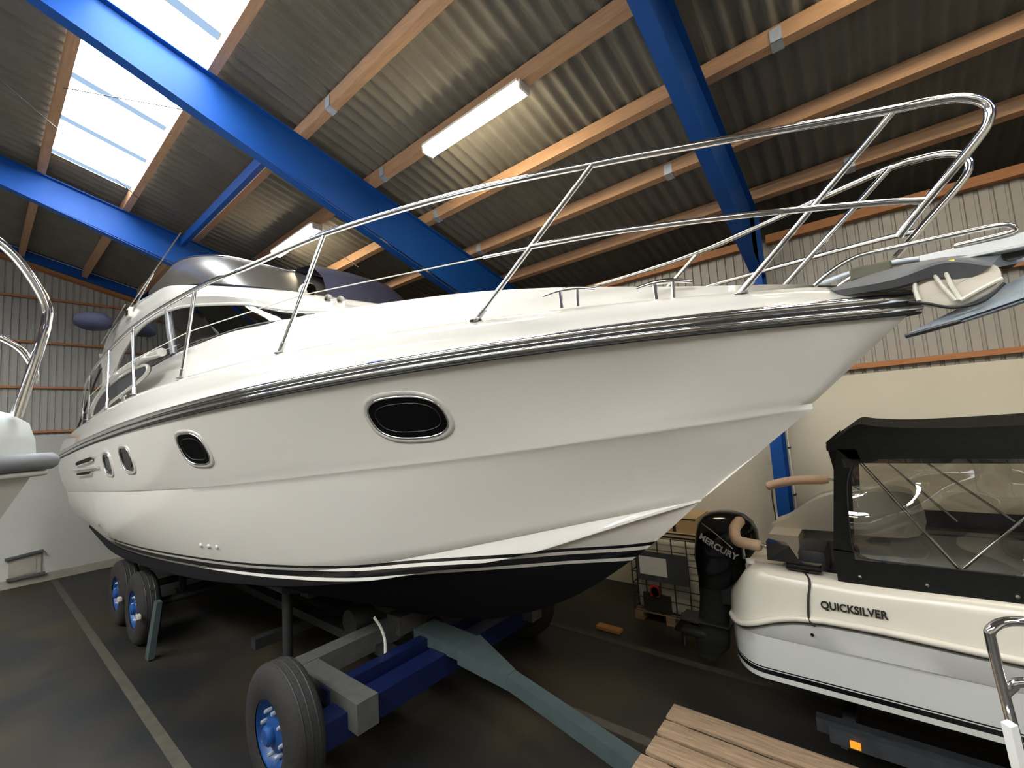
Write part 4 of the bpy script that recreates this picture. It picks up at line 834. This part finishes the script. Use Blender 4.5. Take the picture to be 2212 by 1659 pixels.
for x in (4.6, 5.44):
    for y in (-3.8, -1.4, .4): MB().box(x - .03, x + .03, y - .03, y + .03, .38, .50).build('bunk_post', 'dark_galvanised', T2)
MB().hexa([(4.02, .50, .36), (4.07, .50, .36), (4.07, -.55, .36), (4.02, -.55, .36), (4.02, .50, .47), (4.07, .50, .47), (4.07, -.55, .47), (4.02, -.55, .47)]).box(4.03, 4.26, .40, .44, .34, .38).build('side_skirt', 'dark_galvanised', T2)
MB().box(4.0, 4.02, .32, .38, .38, .42).build('side_lamp', 'orange_lens', T2)

# ================================================================== TANK, BOXES, PALLETS, RAIL
TK = thing('liquid_tank', 'caged plastic liquid tank on a wooden pallet by the wall', 'tank', (6.5, 2.4, 0))
tx0, tx1, ty0, ty1 = 5.96, 7.0, 1.88, 2.88
for y in (ty0 + .06, (ty0 + ty1) / 2, ty1 - .06):
    MB().box(tx0, tx1, y - .06, y + .06, .02, .11).build('pallet_block', 'pallet_timber', TK)
for k in range(6):
    x = tx0 + .07 + k * .178; MB().box(x - .06, x + .06, ty0, ty1, .11, .135).build('pallet_board', 'pallet_timber', TK)
for y in (ty0 + .06, (ty0 + ty1) / 2, ty1 - .06): MB().box(tx0, tx1, y - .06, y + .06, 0, .02).build('pallet_board', 'pallet_timber', TK)
MB().bevbox(tx0 + .04, tx1 - .04, ty0 + .04, ty1 - .04, .14, 1.12, .07).build('tank_body', 'tank_plastic', TK, smooth=50)
for z in np.linspace(.16, 1.14, 7):
    MB().tube([(tx0, ty0, z), (tx1, ty0, z), (tx1, ty1, z), (tx0, ty1, z)], .009, 6, True).build('cage_bar', 'steel_dark', TK)
for k in range(6):
    y = ty0 + .01 + (ty1 - ty0 - .02) * k / 5
    for x in (tx0, tx1): MB().tube([(x, y, .13), (x, y, 1.14)], .009, 6).build('cage_bar', 'steel_dark', TK)
for k in range(1, 6):
    x = tx0 + (tx1 - tx0) * k / 6
    for y in (ty0, ty1): MB().tube([(x, y, .13), (x, y, 1.14)], .009, 6).build('cage_bar', 'steel_dark', TK)
MB().box(tx0 - .022, tx0 - .012, 2.08, 2.78, .56, .95).build('name_plate', 'dark_grey_plate', TK)
MB().box(tx0 - .025, tx0 - .0225, 2.36, 2.74, .64, .88).build('paper_sheet', 'paper', TK)
MB().box(tx0 + .005, tx0 + .04, 2.36, 2.74, .16, .38).build('valve_recess', 'black_rubber', TK)
MB().lathe([(.0, .04), (.06, .04), (.065, 0)], (tx0 + .02, 2.55, .42), (-1, 0, 0), 16).build('valve_cap', 'red_plastic', TK)
MB().box(tx0 - .02, tx0 + .005, 2.50, 2.62, .36, .50).build('valve_flap', 'red_plastic', TK)
for (a, b, c, d, z0, z1, mm, lab) in ((6.05, 6.75, 1.95, 2.62, 1.155, 1.205, 'cardboard_pale', 'flat pale carton lying on the caged tank, under a cardboard box'), (6.1, 6.7, 1.98, 2.55, 1.206, 1.40, 'cardboard', 'brown cardboard box on top of the caged tank')):
    t = thing('cardboard_box', lab, 'box', ((a + b) / 2, (c + d) / 2, z0)); MB().box(a, b, c, d, z0, z1).build('carton', mm, t)
    if z0 > 1.2: MB().box(a - .004, b + .004, (c + d) / 2 - .02, (c + d) / 2 + .02, z0 + .01, z1 + .003).build('packing_tape', 'steel_dark', t)
    MB().box(a - .006, a - .0, c - .006, d + .006, z1 - .014, z1 - .0005).build('carton_edge', 'ink', t)
tag(MB().bevbox(5.40, 5.52, 2.86, 3.20, .0, .04, .004).build('wood_offcut', 'orange_wood', loc=(5.46, 3.0, 0)), 'short orange wood offcut lying on the floor near the caged tank', 'wood')
# stack of pallets, the top one in view
def pallet(z, label):
    t = thing('pallet', label, 'pallet', (2.41, .54, z), 'wooden pallets in one stack')
    x0, x1, y0, y1 = 2.01, 2.81, -.06, 1.14
    for i in range(5):
        w = (.143, .125, .145, .125, .143)[i]; c = x0 + w / 2 + (x1 - x0 - w) * i / 4 if i in (0, 4) else x0 + .0715 + (.8 - .143) * i / 4
        dy = random.uniform(-.012, .012)
        MB().bevbox(c - w/2, c + w/2, y0 + dy, y1 + dy, z + .122 + random.uniform(-.002, .002), z + .144, .005).build('deck_board', 'pallet_timber', t, smooth=40)
    for y in (y0 + .05, (y0 + y1) / 2, y1 - .05 - .02):
        MB().box(x0, x1, y - .05, y + .05, z + .1, z + .121).build('cross_board', 'pallet_timber', t)
        for x in (x0 + .07, (x0 + x1) / 2, x1 - .07): MB().box(x - .07, x + .07, y - .05, y + .05, z + .022, z + .0995).build('block', 'pallet_timber', t)
    for x in (x0 + .07, (x0 + x1) / 2, x1 - .07): MB().box(x - .05, x + .05, y0, y1 - .02, z, z + .0215).build('bottom_board', 'pallet_timber', t)
for k in range(7): pallet(k * .146, 'weathered wooden pallet, topmost of the stack near the small boat' if k == 6 else 'weathered wooden pallet inside the stack, below the topmost one')
# chrome guard rail on a free standing post
RL = thing('guard_rail', 'bent chrome guard rail with white post sleeve near the pallets', 'rail', (2.1, -.26, 0))
rp = [np.array(q) for q in [(2.219, -0.555, 2.063), (2.185, -0.419, 2.074), (2.139, -0.298, 2.074), (2.125, -0.248, 2.065), (2.102, -0.216, 2.042), (2.104, -0.214, 2.008), (2.123, -0.222, 1.902), (2.179, -0.249, 1.615)]]
dn = rp[-1] + (rp[-1] - rp[-2]) / abs((rp[-1] - rp[-2])[2]) * (rp[-1][2] - .01)
MB().tube(np.vstack([cr(rp, 7), [dn]]), .0145, 12).build('top_tube', 'chrome', RL, smooth=50)
mp_ = [(2.138, -0.231, 1.839), (2.136, -0.248, 1.863), (2.138, -0.269, 1.883), (2.163, -0.365, 1.892), (2.173, -0.472, 1.887)]
MB().tube(cr(mp_, 6), .0145, 12).build('mid_tube', 'chrome', RL, smooth=50)
e0 = rp[0]; MB().tube([e0, (e0[0], e0[1], .01)], .0145, 12).build('end_post', 'chrome', RL, smooth=50)
w0, w1 = np.array((2.104, -0.225, 1.762)), np.array((2.129, -0.235, 1.621)); dd = (w1 - w0) / abs((w1 - w0)[2]); MB().tube([w0, w0 + dd * (w0[2] - .02)], .019, 4).build('post_sleeve', 'white_plastic', RL)

# ================================================================== BOAT AT THE LEFT EDGE
LB = thing('moored_boat', 'white covered boat bow with grey rub rail and bent chrome pulpit', 'boat', (-1.5, 2.6, 0))
yl0 = 2.56
def lb_b(x): s = np.clip((.19 - x) / 2.6, 0, 1); return 1.15 * (1 - (1 - s) ** 2.4)
lx = np.concatenate([np.linspace(.19, -.3, 16), np.linspace(-.4, -4.2, 20)])
def lrow(fb, fz, dx=0.): return [np.array((x + dx(x) if callable(dx) else x, yl0 - float(fb(x)), fz(x))) for x in lx]
rake = lambda k: (lambda x: -k * np.exp((x - .19) / .6))
LR = [lrow(lambda x: 0, lambda x: 1.05 + 1.1 * np.exp((x - .19) / .35) * .6, rake(.75))]
for t in (.3, .6): LR.append(lrow(lambda x: lb_b(x) * t * .85, lambda x: 1.05 + .66 * np.exp((x - .19) / .35) + (1.9 - 1.05 - .3 * np.exp((x - .19) / .35)) * t * .9, rake(.75 - .4 * t)))
LR += [lrow(lambda x: lb_b(x) * .86, lambda x: 2.25, rake(.26)), lrow(lambda x: lb_b(x) * .93, lambda x: 2.55, rake(.125)), lrow(lambda x: lb_b(x) * .97, lambda x: 2.70, rake(.05)), lrow(lambda x: lb_b(x) * .985, lambda x: 2.745, rake(.03))]
def lmir(R): return [[np.array((p[0], 2*yl0 - p[1], p[2])) for p in r] for r in R]
mb = MB(); mb.loft(LR); mb.loft(lmir(LR)); tr_ = [r[-1] for r in LR]; tm = [np.array((p[0], 2*yl0 - p[1], p[2])) for p in tr_]; mb.add(tr_ + tm, [(i, i+1, len(tr_)+i+1, len(tr_)+i) for i in range(len(tr_) - 1)])
mb.build('hull', 'gel_white', LB, smooth=40, weld=True)
rl = [(x + .005, yl0 - float(lb_b(x)), 2.775) for x in lx]; full = rl[::-1] + [(a, 2*yl0 - b, c) for a, b, c in rl][1:]
MB().tube(full, .034, 10).build('rub_rail', 'grey_fender', LB, smooth=50)
MB().tube([(a - .01, b, c - .045) for a, b, c in full], .012, 8).build('rub_rail_lip', 'gel_white', LB, smooth=50)
cv = [lrow(lambda x: lb_b(x) * .97, lambda x: 2.79, rake(.028)), lrow(lambda x: lb_b(x) * .93, lambda x: 2.86, rake(.032)), lrow(lambda x: lb_b(x) * .86, lambda x: 2.925, rake(.05)), lrow(lambda x: lb_b(x) * .6, lambda x: 2.965 + .12 * min(1, (.19 - x)), rake(.10)), lrow(lambda x: 0, lambda x: 2.975 + .2 * min(1, (.19 - x)), rake(.12))]
mb = MB(); mb.loft(cv); mb.loft(lmir(cv)); mb.build('deck_cover', 'cover_white', LB, smooth=50, weld=True)
yp = 2.5
MB().tube(cr([(-1.2, yp - .75, 3.72), (-.35, yp - .16, 3.70), (-.12, yp - .04, 3.68), (-.03, yp - .01, 3.655), (.035, yp, 3.62), (.09, yp, 3.56), (.14, yp, 3.47), (.172, yp, 3.385), (.172, yp, 3.32), (.16, yp, 3.24), (.105, yp + .02, 2.95)], 7), .0165, 12).build('pulpit_rail', 'chrome', LB, smooth=50)
MB().tube(cr([(-1.2, yp - .7, 3.36), (-.3, yp - .14, 3.32), (-.1, yp - .04, 3.30), (-.02, yp - .01, 3.28), (.05, yp, 3.25), (.11, yp + .01, 3.205), (.145, yp + .02, 3.13), (.145, yp + .03, 3.08)], 7), .012, 12).build('pulpit_mid_rail', 'chrome', LB, smooth=50)
MB().tube([(.135, yp + .06, 3.09), (.09, yp + .1, 2.93)], .012, 10).build('pulpit_brace', 'dull_chrome', LB, smooth=50)
for x in (-1.2,): MB().tube([(x, yp - .75, 3.72), (x, yl0 - .85, 2.98)], .014, 10).build('stanchion', 'chrome', LB, smooth=50)
for x in (-1.0, -3.4):
    MB().box(x - .15, x + .15, yl0 - .25, yl0 + .25, 0, 1.07 if x < -2 else 1.14).build('support_block', 'grey_timber', LB)
    for s in (-1, 1): MB().tube([(x, yl0 + s * 1.1, .0), (x, yl0 + s * .62, 1.5)], .04, 10).build('support_leg', 'steel_dark', LB, smooth=50)
